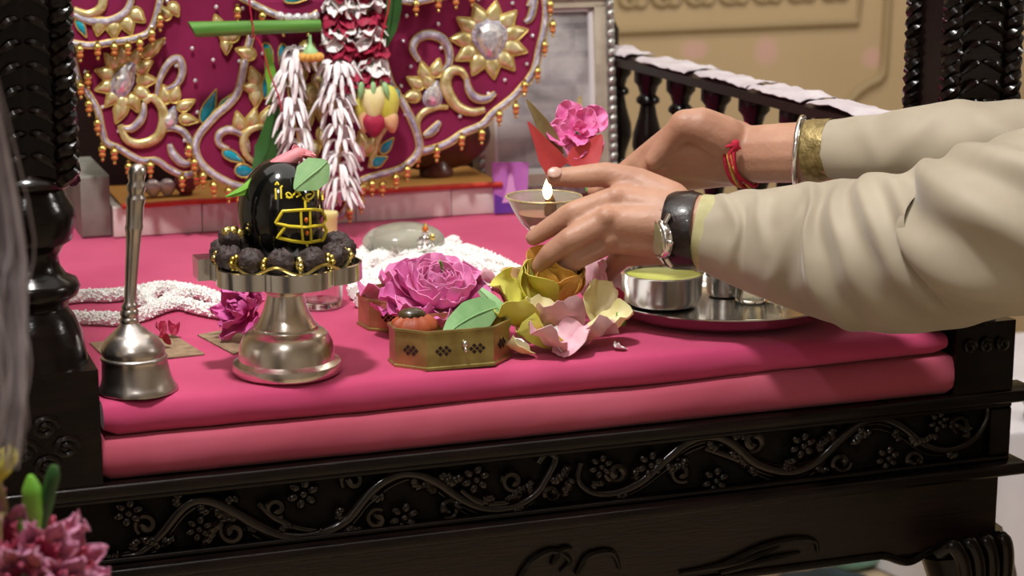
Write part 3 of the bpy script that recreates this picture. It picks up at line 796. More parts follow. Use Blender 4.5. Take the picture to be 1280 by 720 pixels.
def gem_part(parent, cx, cy, ln, wd, ang, off, name='glass_gem', h=.006):
    g = G(); drop(g, cx, cy, ln, wd, ang, off, h, .7, nseg=10, rings=2); g.use(1)
    drop(g, cx, cy, ln*1.22, wd*1.22, ang, off-.0005, .0025, .7, nseg=16)
    o = obj(name, g, ['gem', 'holo'], parent, smooth=False); return o
def teal_leaf(parent, cx, cy, ln, wd, ang, off): return petal_part(parent, cx, cy, ln, wd, ang, off, 'teal', .0025, 'teal_leaf')
def scrollwork(parent, pts, off, r0=5, r1=2, m='gold_foil', name='gold_scroll'):
    c = catmull([DR(x, y, off+.001) for x, y in pts], 5); n = len(c)
    rs = [(r1+(r0-r1)*sin(pi*min(1, max(0, i/(n-1)))))*SR for i in range(n)]
    g = G().tube(c, rs, n=8, flat=.5, ref=(0, 1, 0)); g.use(1)
    q = catmull([V((x, y)).to_3d() for x, y in pts], 5)
    for s in (-1, 1):
        e = []
        for i, p in enumerate(q):
            t = q[min(i+1, n-1)]-q[max(i-1, 0)]; t = t.normalized() if t.length > 0 else V((1, 0, 0))
            w = rs[i]/SR
            e.append(DR(p.x-t.y*s*w, p.y+t.x*s*w, off+.001))
        g.tube(e, .9*SR, n=5)
    return obj(name, g, [m, 'gold_edge'], parent)
bell_me = None
def bells(parent, pts, off):
    global bell_me
    org = ROOT_ORIGIN[RB.name]
    for (x, y) in pts:
        c = DR(x, y, off+.006)-org
        if bell_me is None:
            g = G().ell((0, 0, .0035), (.0048, .0048, .0046), n=10, k=7)
            g.lathe([(.001, .008), (.0022, .0085), (.0022, .0105), (.001, .011)], 8)
            g.use(1); g.ell((0, 0, -.0030), (.0040, .0040, .0034), n=10, k=6)
            g.use(0); g.ell((0, 0, -.0085), (.0022, .0022, .0024), n=8, k=5)
            bell_me = mesh_of('hanging_bell', g, [M['gold'], M['bead_red']])
        o = bpy.data.objects.new('hanging_bell', bell_me); COL.objects.link(o); o.parent = parent; o.location = c
def inside(p, poly):
    x, y = p; r = False; j = len(poly)-1
    for i in range(len(poly)):
        xi, yi = poly[i]; xj, yj = poly[j]
        if (yi > y) != (yj > y) and x < (xj-xi)*(y-yi)/(yj-yi)+xi: r = not r
        j = i
    return r
def sequins(parent, poly, off, n, avoid=()):
    g = G(); xs = [p[0] for p in poly]; ys = [max(-5, p[1]) for p in poly]; got = []; tries = 0
    while len(got) < n and tries < 4000:
        tries += 1
        p = (random.uniform(min(xs)+5, max(xs)-5), random.uniform(min(ys), max(ys)-5))
        if not inside(p, poly) or any((p[0]-q[0])**2+(p[1]-q[1])**2 < 620 for q in got) or any((p[0]-a[0])**2+(p[1]-a[1])**2 < a[2]**2 for a in avoid): continue
        got.append(p); g.ell(DR(p[0], p[1], off+.0015), (.0024, .0018, .0024), n=8, k=5)
    obj('silver_sequins', g, 'gem', parent, kind='stuff')

# left body panel
LPoly = [(90, -40), (94, 60), (104, 108), (122, 138), (128, 172), (150, 188), (176, 200), (196, 201), (212, 212), (232, 219), (252, 212), (262, 195), (345, 150), (400, 100), (420, -40)]
PLf = panel('left_panel', LPoly, 0)
piping(PLf, [(92, 72), (97, 96), (108, 114), (122, 138), (127, 160), (133, 178), (150, 186), (164, 195), (178, 201), (196, 201), (211, 211), (230, 219), (246, 214), (256, 204), (262, 195)], 0)
bells(PLf, [(101, 112), (111, 134), (122, 158), (128, 190), (143, 194), (161, 212), (188, 211), (228, 228), (110, 100), (246, 225), (254, 208)], 0)
for k in range(11):     # big flower round a drop gem
    a = radians(-100+k*33); petal_part(PLf, 157+cos(a)*27, 100-sin(a)*31, 25, 18, math.degrees(a), .001)
petal_part(PLf, 192, 60, 36, 16, 40, .002)
gem_part(PLf, 156, 98, 44, 24, 62, .004)
petal_part(PLf, 150, 140, 30, 20, -110, .001)
scrollwork(PLf, [(196, 120), (200, 98), (212, 78), (224, 74), (228, 90), (220, 106), (206, 112)], .001, 4.5, 2, 'holo', 'silver_scroll')
scrollwork(PLf, [(150, 156), (158, 174), (176, 180), (196, 172), (204, 154), (202, 134), (190, 122), (180, 128)], .002, 5.5, 3)
scrollwork(PLf, [(180, 128), (178, 146), (166, 160), (154, 160)], .002, 4.5, 2, 'holo', 'silver_scroll')
for (x, y, a) in ((206, 118, 100), (219, 117, 78), (233, 131, 28), (236, 150, -8)): petal_part(PLf, x, y, 24, 15, a, .001)
gem_part(PLf, 213, 148, 28, 18, 70, .002)
scrollwork(PLf, [(198, 166), (212, 160), (228, 164), (238, 178), (240, 190), (232, 194)], .001, 4, 2, 'holo', 'silver_scroll')
scrollwork(PLf, [(212, 180), (216, 192), (228, 204), (240, 204)], .001, 5, 2, 'holo', 'silver_scroll')
for (x, y, ln, w, a) in ((262, 133, 44, 18, 68), (282, 128, 26, 10, 50), (274, 138, 24, 8, 35)): teal_leaf(PLf, x, y, ln, w, a, .003)
scrollwork(PLf, [(256, 154), (264, 150), (276, 140), (286, 124)], .002, 2.5, 1)
for k, (x, y) in enumerate(((272, 28), (281, 46), (294, 44), (283, 58), (218, 12), (206, 16))): petal_part(PLf, x, y, 20, 15, (110, 150, 40, -90, -60, 120)[k], .001)
sequins(PLf, LPoly, 0, 34, [(157, 100, 44), (205, 140, 40), (268, 134, 18)])

# sleeve at the top left
SPoly = [(86, -40), (88, 52), (112, 58), (140, 54), (166, 50), (186, 44), (196, 28), (203, -10), (204, -40)]
PS = panel('sleeve_panel', SPoly, .016)
piping(PS, [(88, 53), (112, 57), (140, 53), (166, 49), (184, 42), (192, 30), (198, 10), (203, -15)], .016)
bells(PS, [(100, 66), (122, 63), (143, 63), (160, 63), (175, 58), (190, 46), (200, 28)], .016)
teal_leaf(PS, 102, 35, 26, 11, -62, .017)
for i, (x, y) in enumerate(((124, 33), (142, 37), (160, 32), (172, 20))): petal_part(PS, x, y, 24, 20, (-100, -85, -70, -40)[i], .017)
scrollwork(PS, [(92, 18), (112, 26), (138, 26), (158, 14), (166, -6)], .018, 4.5, 3, 'holo', 'silver_scroll')
scrollwork(PS, [(92, 12), (110, 18), (126, 10), (128, -6), (118, -16)], .018, 5, 3)

# right body panel
RPoly = [(450, -40), (672, -40), (684, 14), (678, 52), (668, 90), (646, 118), (624, 138), (606, 156), (576, 168), (552, 184), (520, 192), (470, 150), (440, 80)]
PRt = panel('right_panel', RPoly, 0)
piping(PRt, [(672, -25), (682, 4), (681, 32), (675, 58), (667, 90), (648, 115), (634, 128), (616, 142), (603, 156), (580, 166), (562, 178), (545, 185), (522, 191)], 0, 4.2)
bells(PRt, [(691, 35), (681, 60), (672, 93), (656, 110), (645, 137), (624, 147), (602, 170), (577, 177), (546, 192), (522, 198), (509, 211), (688, 10)], 0)
for k in range(11):
    a = radians(80-k*32.7); petal_part(PRt, 612+cos(a)*34, 50-sin(a)*34, 30, 22, math.degrees(a), .001)
gem_part(PRt, 613, 51, 46, 40, -85, .004, h=.009)
scrollwork(PRt, [(524, 76), (516, 62), (521, 49), (536, 43), (552, 48), (561, 63), (561, 80), (552, 90)], .001, 5.5, 2.5, 'holo', 'silver_scroll')
for (x, y, a) in ((530, 89, 105), (546, 85, 75), (519, 103, 150), (514, 121, 190), (534, 100, 120)): petal_part(PRt, x, y, 24, 17, a, .0015)
gem_part(PRt, 542, 118, 30, 22, 75, .003)
scrollwork(PRt, [(606, 137), (590, 140), (572, 133), (560, 116), (557, 100), (564, 89), (576, 89), (583, 98)], .002, 6.5, 3)
scrollwork(PRt, [(583, 97), (586, 112), (594, 122), (608, 124), (619, 116)], .002, 5, 2, 'holo', 'silver_scroll')
scrollwork(PRt, [(524, 168), (522, 152), (530, 140), (546, 134), (560, 134)], .001, 3.5, 2)
scrollwork(PRt, [(530, 170), (540, 164), (550, 152)], .001, 5, 2, 'holo', 'silver_scroll')
scrollwork(PRt, [(660, 8), (668, -4), (664, 20), (656, 28)], .001, 4.5, 2, 'holo', 'silver_scroll')
sequins(PRt, RPoly, 0, 34, [(612, 50, 52), (545, 108, 38)])

# front panel
FPoly = [(318, 30), (308, 72), (296, 120), (268, 148), (246, 172), (244, 194), (258, 214), (286, 230), (318, 238), (362, 246), (402, 264), (426, 272), (440, 248), (450, 228), (470, 220), (505, 210), (525, 190), (522, 166), (506, 132), (488, 104), (478, 60), (470, -40), (330, -40)]
PF = panel('front_panel', FPoly, .014)
piping(PF, [(316, 36), (307, 72), (296, 118), (268, 146), (247, 172), (246, 194), (260, 213), (287, 229), (318, 237), (345, 238), (365, 246)], .014, 4.2)
piping(PF, [(404, 266), (426, 270), (439, 248), (450, 228), (470, 220), (503, 210), (523, 190), (521, 166), (505, 131), (489, 106), (478, 70)], .014, 4.2)
bells(PF, [(236, 190), (243, 207), (254, 224), (267, 236), (286, 243), (299, 247), (316, 249), (478, 235), (495, 226), (465, 234), (451, 256), (437, 268), (330, 250), (509, 216), (453, 238)], .014)
for (x, y, ln, w, a) in ((292, 196, 30, 14, -28), (308, 214, 28, 18, -8), (484, 182, 24, 13, 50), (474, 201, 22, 15, 25), (431, 238, 34, 12, 58), (497, 118, 20, 9, -65), (336, 66, 26, 12, -65), (352, 68, 26, 10, -100), (331, 108, 30, 9, 90), (372, -3, 30, 12, 10)): teal_leaf(PF, x, y, ln, w, a, .016)
for (x, y, a) in ((299, 152, 105), (316, 148, 75), (333, 145, 70), (307, 66, 160), (315, 110, 170), (318, 96, 110), (320, 122, -90), (452, 176, 100), (462, 182, 60)): petal_part(PF, x, y, 26, 18, a, .016)
scrollwork(PF, [(286, 186), (274, 180), (274, 168), (286, 162), (300, 166), (308, 178), (310, 190)], .015, 4.5, 2, 'holo', 'silver_scroll')
scrollwork(PF, [(322, 206), (308, 194), (304, 178), (310, 164), (326, 158), (342, 164)], .016, 4, 2)
scrollwork(PF, [(462, 210), (468, 190), (474, 170), (490, 150)], .015, 4, 2)
g = G(); drop(g, 450, 190, 26, 18, 70, .016, .004, .5); obj('pink_gem', g, 'palepink', PF)
for (x, y, ln, w, a) in ((384, 66, 30, 22, -90), (396, 80, 26, 20, -80), (376, 96, 28, 18, -95), (398, 104, 26, 18, -90), (388, 120, 30, 22, -90), (402, 140, 30, 20, -90), (384, 150, 30, 18, -90), (404, 172, 28, 18, -90), (392, 188, 24, 18, -90)): petal_part(PF, x, y, ln, w, a, .018, 'gold_foil', .008, 'gold_pendant')
sequins(PF, FPoly, .014, 36, [(298, 205, 14), (395, 120, 40)])

# collar panel at the top, with its own row of bells
CPoly = [(286, -40), (292, -8), (312, 2), (328, 11), (344, 18), (364, 25), (384, 23), (398, 17), (412, 2), (470, 0), (503, -1), (522, 2), (552, -3), (580, -6), (600, -40)]
PC = panel('collar_panel', CPoly, .026)
piping(PC, [(290, -10), (311, 2), (328, 11), (344, 18), (364, 25), (384, 23), (398, 16)], .026)
piping(PC, [(500, 0), (520, 2), (552, -4), (582, -9)], .026)
bells(PC, [(297, 17), (328, 24), (354, 34), (385, 34), (520, 9), (548, 4), (570, 0), (590, -3)], .026)
g = G()
for i in range(5): g.ell(DR(350+i*11, 20+(2 if 0 < i < 4 else 0), .032), (.0058, .005, .0052), n=9, k=6)
obj('silver_beads', g, 'gem', PC)
teal_leaf(PC, 372, -2, 34, 12, 5, .028)

# ------------------------------------------------------------------ flowers hanging on the robe
def floret(seed, n=10, L=.034):
    rnd = random.Random(seed); g = G()
    for i in range(n):
        a = 2*pi*i/n+rnd.uniform(-.3, .3); out = rnd.uniform(.5, .95); d = V((cos(a)*out, sin(a)*out, -rnd.uniform(.45, .8))).normalized()
        l = L*rnd.uniform(.75, 1.05); hz = V((d.x, d.y, 0)).normalized(); p0 = V((0, 0, 0)); p1 = hz*l*.42+V((0, 0, .001)); p2 = hz*l*rnd.uniform(.55, .8)-V((0, 0, l*rnd.uniform(.45, .75)))
        c = catmull([p0, p1, p2], 3)
        g.tube(c, [.0011, .0014, .0018, .0023, .0028, .0024, .0009][:len(c)], n=6, flat=.6)
    return g
fl_me = [mesh_of('floret', floret(s), [M['tuberose']]) for s in (1, 2, 3)]
def strand(label, path, n, y, sc=1.0):
    T = thing('tuberose_garland', label, 'garland', tuple(Yp(path[0][0], path[0][1], y)), 'white tuberose strands on the robe')
    org = ROOT_ORIGIN[T.name]
    c = catmull([Yp(px, py, y) for px, py in path], 12)
    obj('string', G().tube(c, .0012, n=6), 'cotton_thread', T)
    for i in range(n):
        p = c[int(i*(len(c)-1)/(n-1))]
        o = bpy.data.objects.new('floret', fl_me[i % 3]); COL.objects.link(o); o.parent = T
        o.location = p-org; o.rotation_euler = (random.uniform(-.25, .25), random.uniform(-.25, .25), random.uniform(0, 6)); o.scale = (sc,)*3
strand('strand of white tuberose blossoms hanging down the robe, the left of two', [(372, 62), (364, 84), (360, 112), (366, 140), (372, 170), (378, 196)], 9, .615)
strand('longer strand of white tuberose blossoms on the robe, the right of two, behind the leaf', [(420, 78), (424, 92), (416, 118), (424, 150), (426, 185), (424, 210), (428, 240)], 12, .61)

def petal_shape(L, Wd, cup=.3, curl=.2, ruf=.0, seed=0, th=.0006, nu=8, nv=8, tip=.0):
    rnd = random.Random(seed); s1 = rnd.uniform(0, 50)
    def f(u, v):
        pr = (sin(pi*(.10+(.60+.3*min(1, tip*1.6))*v))**.75)*(1-tip*v*v)
        x = Wd*.5*pr*u; y = L*v
        z = cup*Wd*.5*(u*pr)**2 + curl*L*(v**2.2) + ruf*L*nz((u*1.4, v*1.8, 0), 1.6, s1)*(.3+v)
        y -= (.26 if tip == 0 else .1)*L*(abs(u)**2.2)*v*v
        return V((x, y, z))
    return G().sheet(f, nu, nv, th)
PM = {}
def petal_mesh(key, *a, **k):
    m = k.pop('m')
    kk = (key, m)
    if kk not in PM: PM[kk] = mesh_of('petal', petal_shape(*a, **k), [M[m]])
    return PM[kk]
def put(name, me, parent, mtx):
    o = bpy.data.objects.new(name, me); COL.objects.link(o)
    if parent is not None: o.parent = parent
    o.matrix_local = mtx; return o
def rot(az=0, tilt=0, roll=0): return Matrix.Rotation(az, 4, 'Z') @ Matrix.Rotation(tilt, 4, 'X') @ Matrix.Rotation(roll, 4, 'Y')

# red and white petal garland
def petal_strand(label, path, y, n, seed):
    rnd = random.Random(seed)
    T = thing('petal_garland', label, 'garland', tuple(Yp(path[0][0], path[0][1], y)), 'red and white petal strands')
    org = ROOT_ORIGIN[T.name]; c = catmull([Yp(px, py, y) for px, py in path], 14)
    obj('string', G().tube(c, .0012, n=6), 'cotton_thread', T)
    for i in range(n):
        p = c[int(i*(len(c)-1)/(n-1))]-org
        white = (i//2) % 2 == 0
        for k in range(5 if white else 6):
            m = ('whitepet' if white else 'redpet')
            me = petal_mesh('g%d' % (k % 4), .022, .021, cup=.5, curl=-.3, ruf=.25, seed=k % 4, nu=5, nv=5, m=m)
            a = 2*pi*k/5+rnd.uniform(-.4, .4)+i
            put('petal', me, T, Matrix.Translation(p+V((0, 0, rnd.uniform(-.004, .004)))) @ rot(a, rnd.uniform(-.5, .2), rnd.uniform(-.4, .4)))
petal_strand('strand of red and white petals on the robe, ending at the tuberoses', [(424, -40), (424, 0), (422, 40), (428, 75), (432, 110)], .618, 17, 3)
petal_strand('strand of red and white petals on the robe, ending above the yellow rose', [(458, -40), (458, 0), (462, 40), (466, 75), (464, 104)], .618, 17, 5)

YRs = thing('yellow_rose', 'yellow green rose head hanging below the red and white petals on the robe', 'rose', tuple(Yp(468, 108, .61)))
for k, (x, y, a, ln, w, m) in enumerate(((456, 130, -105, 34, 26, 'yellow'), (482, 132, -80, 44, 30, 'yellow'), (468, 130, -92, 40, 26, 'cream'), (458, 148, -100, 30, 20, 'peach'), (488, 152, -75, 24, 18, 'peach'), (468, 156, -90, 26, 24, 'redpet'))):
    g = G(); ar = radians(a); off = .045+.004*(k % 3); ln *= 1.25; w *= 1.2
    drop(g, x, y, ln, w, a, off, .009, .2, nseg=18, rings=4)
    obj('petal', g, m, YRs)
for (x0, x1) in ((452, 446), (464, 466), (474, 488)):
    g = G(); drop(g, (x0+x1)/2+2, 114, 24, 9, -90+(x1-x0), .058, .003, 1); obj('sepal', g, 'leaf', YRs)
obj('stem', G().tube([DR(466, 108, .052), DR(465, 92, .05), DR(464, 80, .046)], .0022, n=7), 'stem', YRs)

def blade(name, label, pxs, widths, y, m, cat='leaf', fold=.25, group=None, rel=None):
    """long leaf along a pixel path at depth y"""
    pts = catmull([Yp(px, py, yy) for (px, py), yy in zip(pxs, y if isinstance(y, (list, tuple)) else [y]*len(pxs))], 6); n = len(pts)
    ws = [widths[min(len(widths)-1, int(i*(len(widths)-1)/(n-1)))]*(1-((i*(len(widths)-1)/(n-1)) % 1))+widths[min(len(widths)-1, int(i*(len(widths)-1)/(n-1))+1)]*((i*(len(widths)-1)/(n-1)) % 1) for i in range(n)]
    def f(u, v):
        i = min(n-2, int(v*(n-1))); t = v*(n-1)-i
        p = pts[i].lerp(pts[i+1], t); d = (pts[i+1]-pts[i]).normalized()
        w = ws[i]*(1-t)+ws[i+1]*t
        view = (CAM-p).normalized(); s = d.cross(view).normalized()
        return p+s*u*w*.5-view*abs(u)*w*fold*.5
    g = G().sheet(f, 6, n-1, .0008)
    g2 = G().tube([pts[i]+(CAM-pts[i]).normalized()*.0006 for i in range(n)], [max(.0004, ws[i]*.03) for i in range(n)], n=6)
    T = thing(name, label, cat, tuple(pts[0]), group)
    obj('blade', g, m, T); obj('midrib', g2, m, T)
    return T
blade('green_leaf', 'dark green pointed leaf hanging beside the red and white petals', [(494, -20), (492, 10), (487, 36), (480, 62)], [.014, .018, .016, .002], .612, 'leaf_d')
blade('green_leaf', 'long narrow green leaf behind the left tuberose strand', [(334, 60), (338, 90), (340, 112), (336, 130)], [.006, .012, .011, .002], .622, 'leaf_b')
blade('green_leaf', 'dark green leaf behind the black stone, under the left tuberose strand', [(345, 130), (340, 160), (334, 190), (318, 216)], [.008, .020, .032, .006], .625, 'leaf_d')
# green stalk tied with red thread
ST = thing('green_stalk', 'cut green plant stalk lying level across the robe, tied with red thread', 'stalk', tuple(Yp(320, 36, .60)))
a, b = Yp(240, 37, .60), Yp(400, 32, .605)
rings = []
for i in range(9):
    t = i/8; p = a.lerp(b, t); r = .0088*(1-.22*t)
    ring = []
    for k in range(14):
        th = 2*pi*k/14; off = V((0, cos(th)*r, sin(th)*r))
        q = p+off
        if i == 0: q += V((-.5*off.z+.0, 0, 0))
        ring.append(q)
    rings.append(ring)
obj('stalk', G().loft(rings), 'stem', ST)
th = thing('red_thread', 'red cotton thread tying the green stalk to the robe', 'thread', tuple(Yp(314, 30, .588)))
obj('loop', G().tube([Yp(314, 36, .60)+V((0, .0098*cos(t), .0098*sin(t))) for t in [2*pi*i/16 for i in range(16)]], .0009, n=6, closed=True), 'thread', th)
obj('strand', G().tube(catmull([Yp(x, y, .588) for x, y in ((310, -30), (312, 5), (315, 26))], 4), .0009, n=6), 'thread', th)
obj('strand', G().tube(catmull([Yp(x, y, .596) for x, y in ((316, 44), (326, 55), (336, 88), (348, 120), (352, 140))], 4), .0009, n=6), 'thread', th)
solo('red_thread', G().tube(catmull([Yp(x, y, .60) for x, y in ((489, -30), (486, 8), (478, 40), (474, 62))], 4), .001, n=6), 'thread', 'red cotton thread hanging beside the dark leaf above the yellow rose', 'thread', tuple(Yp(489, -30, .60)))
MG = thing('marigold_head', 'small orange blossom with green calyx hanging over the gold pendants', 'flower', tuple(Yp(388, 58, .60)))
g = G()
for i in range(12):
    a = 2*pi*i/12; g.ell(Yp(388, 70, .60)+V((cos(a)*.010, sin(a)*.010, -.001)), (.006, .004, .005), Matrix.Rotation(a, 3, 'Z'), n=8, k=5)
obj('petals', g, 'orange_pet', MG)
obj('calyx', G().lathe([(.009, 0), (.0085, .004), (.004, .009), (.002, .013), (.0016, .022)], 12, Yp(388, 68, .60)), 'leaf', MG)
# ------------------------------------------------------------------ hand bell
bc = Zp(172, 487, .0005)+V((.0005, -.002, 0)); bc.z = .0006
BL = thing('hand_bell', 'satin silver metal hand bell with a tall handle standing at the left front corner', 'bell', tuple(bc))
tl = Matrix.Translation(bc) @ Matrix.Rotation(radians(2.4), 4, RT.cross(UP).normalized()*1 if False else V((-FW.x, -FW.y, 0)).normalized()*-1) @ Matrix.Translation(-bc)
def bl(prof, n=40):
    g = G().lathe(prof, n, bc); return g
bell_prof = [(.0295, .0), (.0325, .001), (.0328, .003), (.0305, .008), (.0285, .016), (.0275, .028), (.0268, .036), (.0272, .038), (.0276, .040), (.0270, .042), (.0255, .043), (.0258, .046), (.0262, .049), (.0250, .054), (.0215, .062), (.0165, .068), (.0150, .069), (.0135, .072), (.0095, .077), (.0080, .080), (.0070, .082)]
inner = [(.0065, .078), (.012, .070), (.0195, .060), (.0235, .050), (.0245, .036), (.026, .016), (.0285, .004), (.0295, .0)]
hp = [(.0070, .081), (.0078, .083), (.0078, .085), (.0066, .0865), (.0076, .089), (.0076, .0915), (.0062, .0935), (.0070, .0955), (.0062, .098), (.0048, .100), (.0050, .115), (.0058, .145), (.0066, .158), (.0074, .160), (.0074, .1625), (.0068, .1645), (.0072, .178), (.0080, .184), (.0080, .186), (.0064, .188), (.0066, .190), (.0078, .193), (.0078, .1965), (.0064, .199), (.0070, .203), (.0076, .207), (.0064, .211), (.0030, .2135), (.0, .214)]
def zmap(z):
    if z < .082: return z*.058/.082
    if z < .098: return .058+(z-.082)*.0155/.016
    return .0735+(z-.098)*.1165/.116
def lean(g):
    for i, p in enumerate(g.v):
        z = zmap(p.z-bc.z); g.v[i] = V((p.x, p.y, bc.z+z))+RT*(-.0055*min(1, z/.06)+max(0, z-.06)*.095)
    return g
hg = lean(bl(hp, 24))
obj('bell_body', lean(bl(bell_prof+inner)), 'nickel', BL)
obj('handle', hg, 'nickel', BL)
g = G().tube([bc+V((0, 0, .045)), bc+V((0, 0, .014))], .0016, n=8); g.ell(bc+V((0, 0, .010)), (.006, .006, .007))
obj('clapper', g, 'steel', BL)

# ------------------------------------------------------------------ silver stand with the lobed platform
sc = V((.160, .048, .0006))
SD = thing('offering_stand', 'silver metal pedestal stand with a lobed platform carrying the black stone', 'stand', tuple(sc))
SH = .0975   # height of the platform top
base = [(.0, 0), (.0445, 0), (.0465, .002), (.047, .006), (.0462, .0095), (.043, .011), (.041, .0125), (.0408, .018), (.0395, .026), (.036, .033), (.0325, .0365), (.0285, .0375), (.0275, .0385), (.0275, .041)]
obj('base', G().lathe(base+[(.0, .041)], 48, sc), 'brush', SD)
stem = [(.0, .0405), (.0268, .0405), (.0235, .0455), (.0190, .055), (.0165, .064), (.0155, .0685), (.0165, .0695), (.0165, .0705), (.0175, .071), (.0225, .077), (.0250, .0825), (.0, .0825)]
obj('stem', G().lathe(stem, 40, sc), 'brush', SD)
def lobes(r, th0=.55, n=6, dep=.15): 
    out = []
    for i in range(120):
        t = 2*pi*i/120
        q = abs(cos(n*.5*(t-th0)))
        out.append((r*(1-dep+dep*q**.7)*cos(t), r*(1-dep+dep*q**.7)*sin(t)))
    return out
L1 = lobes(.0665); L2 = lobes(.0645); L3 = lobes(.060)
ring = lambda L, z: [sc+V((x, y, z)) for x, y in L]
obj('lobed_platform', G().loft([ring(L3, SH-.0150), ring(L1, SH-.0145), ring(L1, SH-.0004), ring(L2, SH), ring(L2, SH-.0035), ring(lobes(.03), SH-.0040)]), 'steel', SD)
obj('spout', G().box((sc.x-.072, sc.y+.010, SH-.0145), (sc.x-.056, sc.y+.034, SH+.004)), 'steel', SD)

# black stone with yellow painted marks
lc = sc+V((-.001, .004, SH-.0035))
EA, EC = .0365, .0475          # half width, half height of the egg
ez = .043
def egg(d):   # more pointed top
    return 1.0
LG = thing('black_egg_stone', 'polished black egg shaped stone with yellow painted marks on the silver stand', 'stone', tuple(lc))
obj('stone', G().ell(lc+V((0, 0, ez)), (EA, EA, EC), n=48, k=32), 'black', LG)
def onegg(px, py, off=.0002):
    """meet the line of sight with the stone's surface"""
    o = CAM-(lc+V((0, 0, ez))); r = ray(px, py)
    A = V((o.x/EA, o.y/EA, o.z/EC)); B = V((r.x/EA, r.y/EA, r.z/EC))
    a = B.dot(B); b = 2*A.dot(B); c = A.dot(A)-1; D = b*b-4*a*c
    if D < 0: D = 0
    t = (-b-sqrt(D))/(2*a); p = CAM+r*t
    q = p-(lc+V((0, 0, ez))); n = V((q.x/EA**2, q.y/EA**2, q.z/EC**2)).normalized()
    return p+n*off
def stroke(pts, r, m='yellow_paint', name='painted_mark', k=4, smooth=True, closed=False):
    P = [(250+x/4.5, 180+y/4.5) for x, y in pts]
    q = catmull([V((x, y, 0)) for x, y in P], k, closed) if smooth else [V((x, y, 0)).lerp(V((x2, y2, 0)), j/6) for (x, y), (x2, y2) in zip(P, P[1:]+([P[0]] if closed else [])) for j in range(6)]+([] if closed else [V((P[-1][0], P[-1][1], 0))])
    c = [onegg(p.x, p.y) for p in q]
    return obj(name, G().tube(c, r, n=6, closed=closed), m, LG)
R_ = .0015
for pts in ([(425, 445), (465, 378), (560, 372), (640, 368), (682, 374), (708, 418), (690, 455)], [(425, 445), (500, 462), (590, 468), (690, 455)], [(478, 468), (435, 525), (520, 545), (600, 555), (690, 540), (712, 482), (690, 455)]):
    stroke(pts, R_, smooth=False)
for pts in ([(566, 374), (570, 460), (578, 548)], [(616, 370), (620, 460), (624, 545)], [(590, 318), (592, 372)], [(600, 552), (602, 572)]):
    stroke(pts, .0012, smooth=False)
for pts in ([(425, 250), (428, 312)], [(455, 250), (457, 308)], [(424, 232), (434, 216), (442, 232)], [(450, 250), (464, 236)], [(484, 300), (518, 300), (500, 276), (484, 284), (504, 308)], [(538, 262), (560, 284), (540, 300)], [(524, 290), (548, 262), (566, 290)], [(570, 262), (600, 250), (628, 262), (640, 282), (620, 310), (596, 306), (600, 288), (622, 282)], [(576, 300), (590, 318), (612, 322)], [(560, 248), (590, 236), (630, 240)], [(664, 262), (662, 310)], [(688, 262), (688, 318)], [(650, 250), (640, 236)]):
    stroke(pts, .00085)
for (x, y) in ((596, 428), (600, 500)):
    p = onegg(250+x/4.5, 180+y/4.5, .0004); obj('painted_dot', G().ell(p, (.0017, .0017, .0024), n=10, k=6), 'orange_paint', LG)

# rudraksha bead garland round the stone
RG = thing('rudraksha_garland', 'string of dark wrinkled seed beads with gold caps round the black stone', 'garland', (sc.x, sc.y, SH))
def seedbead(c, r, s):
    g = G(); rnd = random.Random(s)
    rot3 = Matrix.Rotation(rnd.uniform(0, 6), 3, 'Z') @ Matrix.Rotation(rnd.uniform(-.5, .5), 3, 'X')
    def d(v):
        a = atan2(v.y, v.x)
        return 1+.07*sin(5*a)+.13*nz(v, 3.4, s)+.09*nz(v, 8, s+3)
    g.ell(c, (r, r, r*.95), rot3, n=26, k=18, disp=d); return g
NB = 12
zb = SH-.0035
for i in range(NB):
    a = -pi/2+2*pi*(i+.5)/NB
    rr = .0505
    c = V((sc.x+rr*cos(a), sc.y+.004+rr*sin(a), zb+.0120))
    obj('bead', seedbead(c, .0112, i), 'seed', RG)
    a2 = a+pi/NB
    c2 = V((sc.x+(rr+.004)*cos(a2), sc.y+.004+(rr+.004)*sin(a2), zb+.0095))
    g = G()
    for j in range(7):
        th = 2*pi*j/7; g.ell(c2+V((-sin(a2)*.0008, cos(a2)*.0008, 0))+V((cos(a2)*cos(th), sin(a2)*cos(th), sin(th)))*.0046, (.0028, .0028, .0028), n=8, k=5)
    g.ell(c2, (.004, .004, .0042), n=8, k=6)
    obj('bead_cap', g, 'gold', RG)
for k, (px, py, s) in enumerate(((288, 297, 31), (303, 300, 32), (424, 304, 33))):
    c = Yp(px, py, sc.y-.004+(.012*k if k < 2 else .01)); obj('bead', seedbead(c, .0098, s), 'seed', RG)
pts = [V((sc.x+.060*cos(a), sc.y+.002+.060*sin(a), zb+.006+.0035*sin(a*9))) for a in [(-2.6+2.2*i/40) for i in range(41)]]
obj('gold_chain', G().tube(pts, .0014, n=6), 'gold', RG)
for k, (px, py) in enumerate(((284, 290), (292, 289), (300, 292))):
    obj('bead_cap', G().ell(Yp(px, py, sc.y-.008), (.005, .004, .0045), n=10, k=7, disp=lambda v: 1+.25*nz(v, 4, 3)), 'gold', RG)

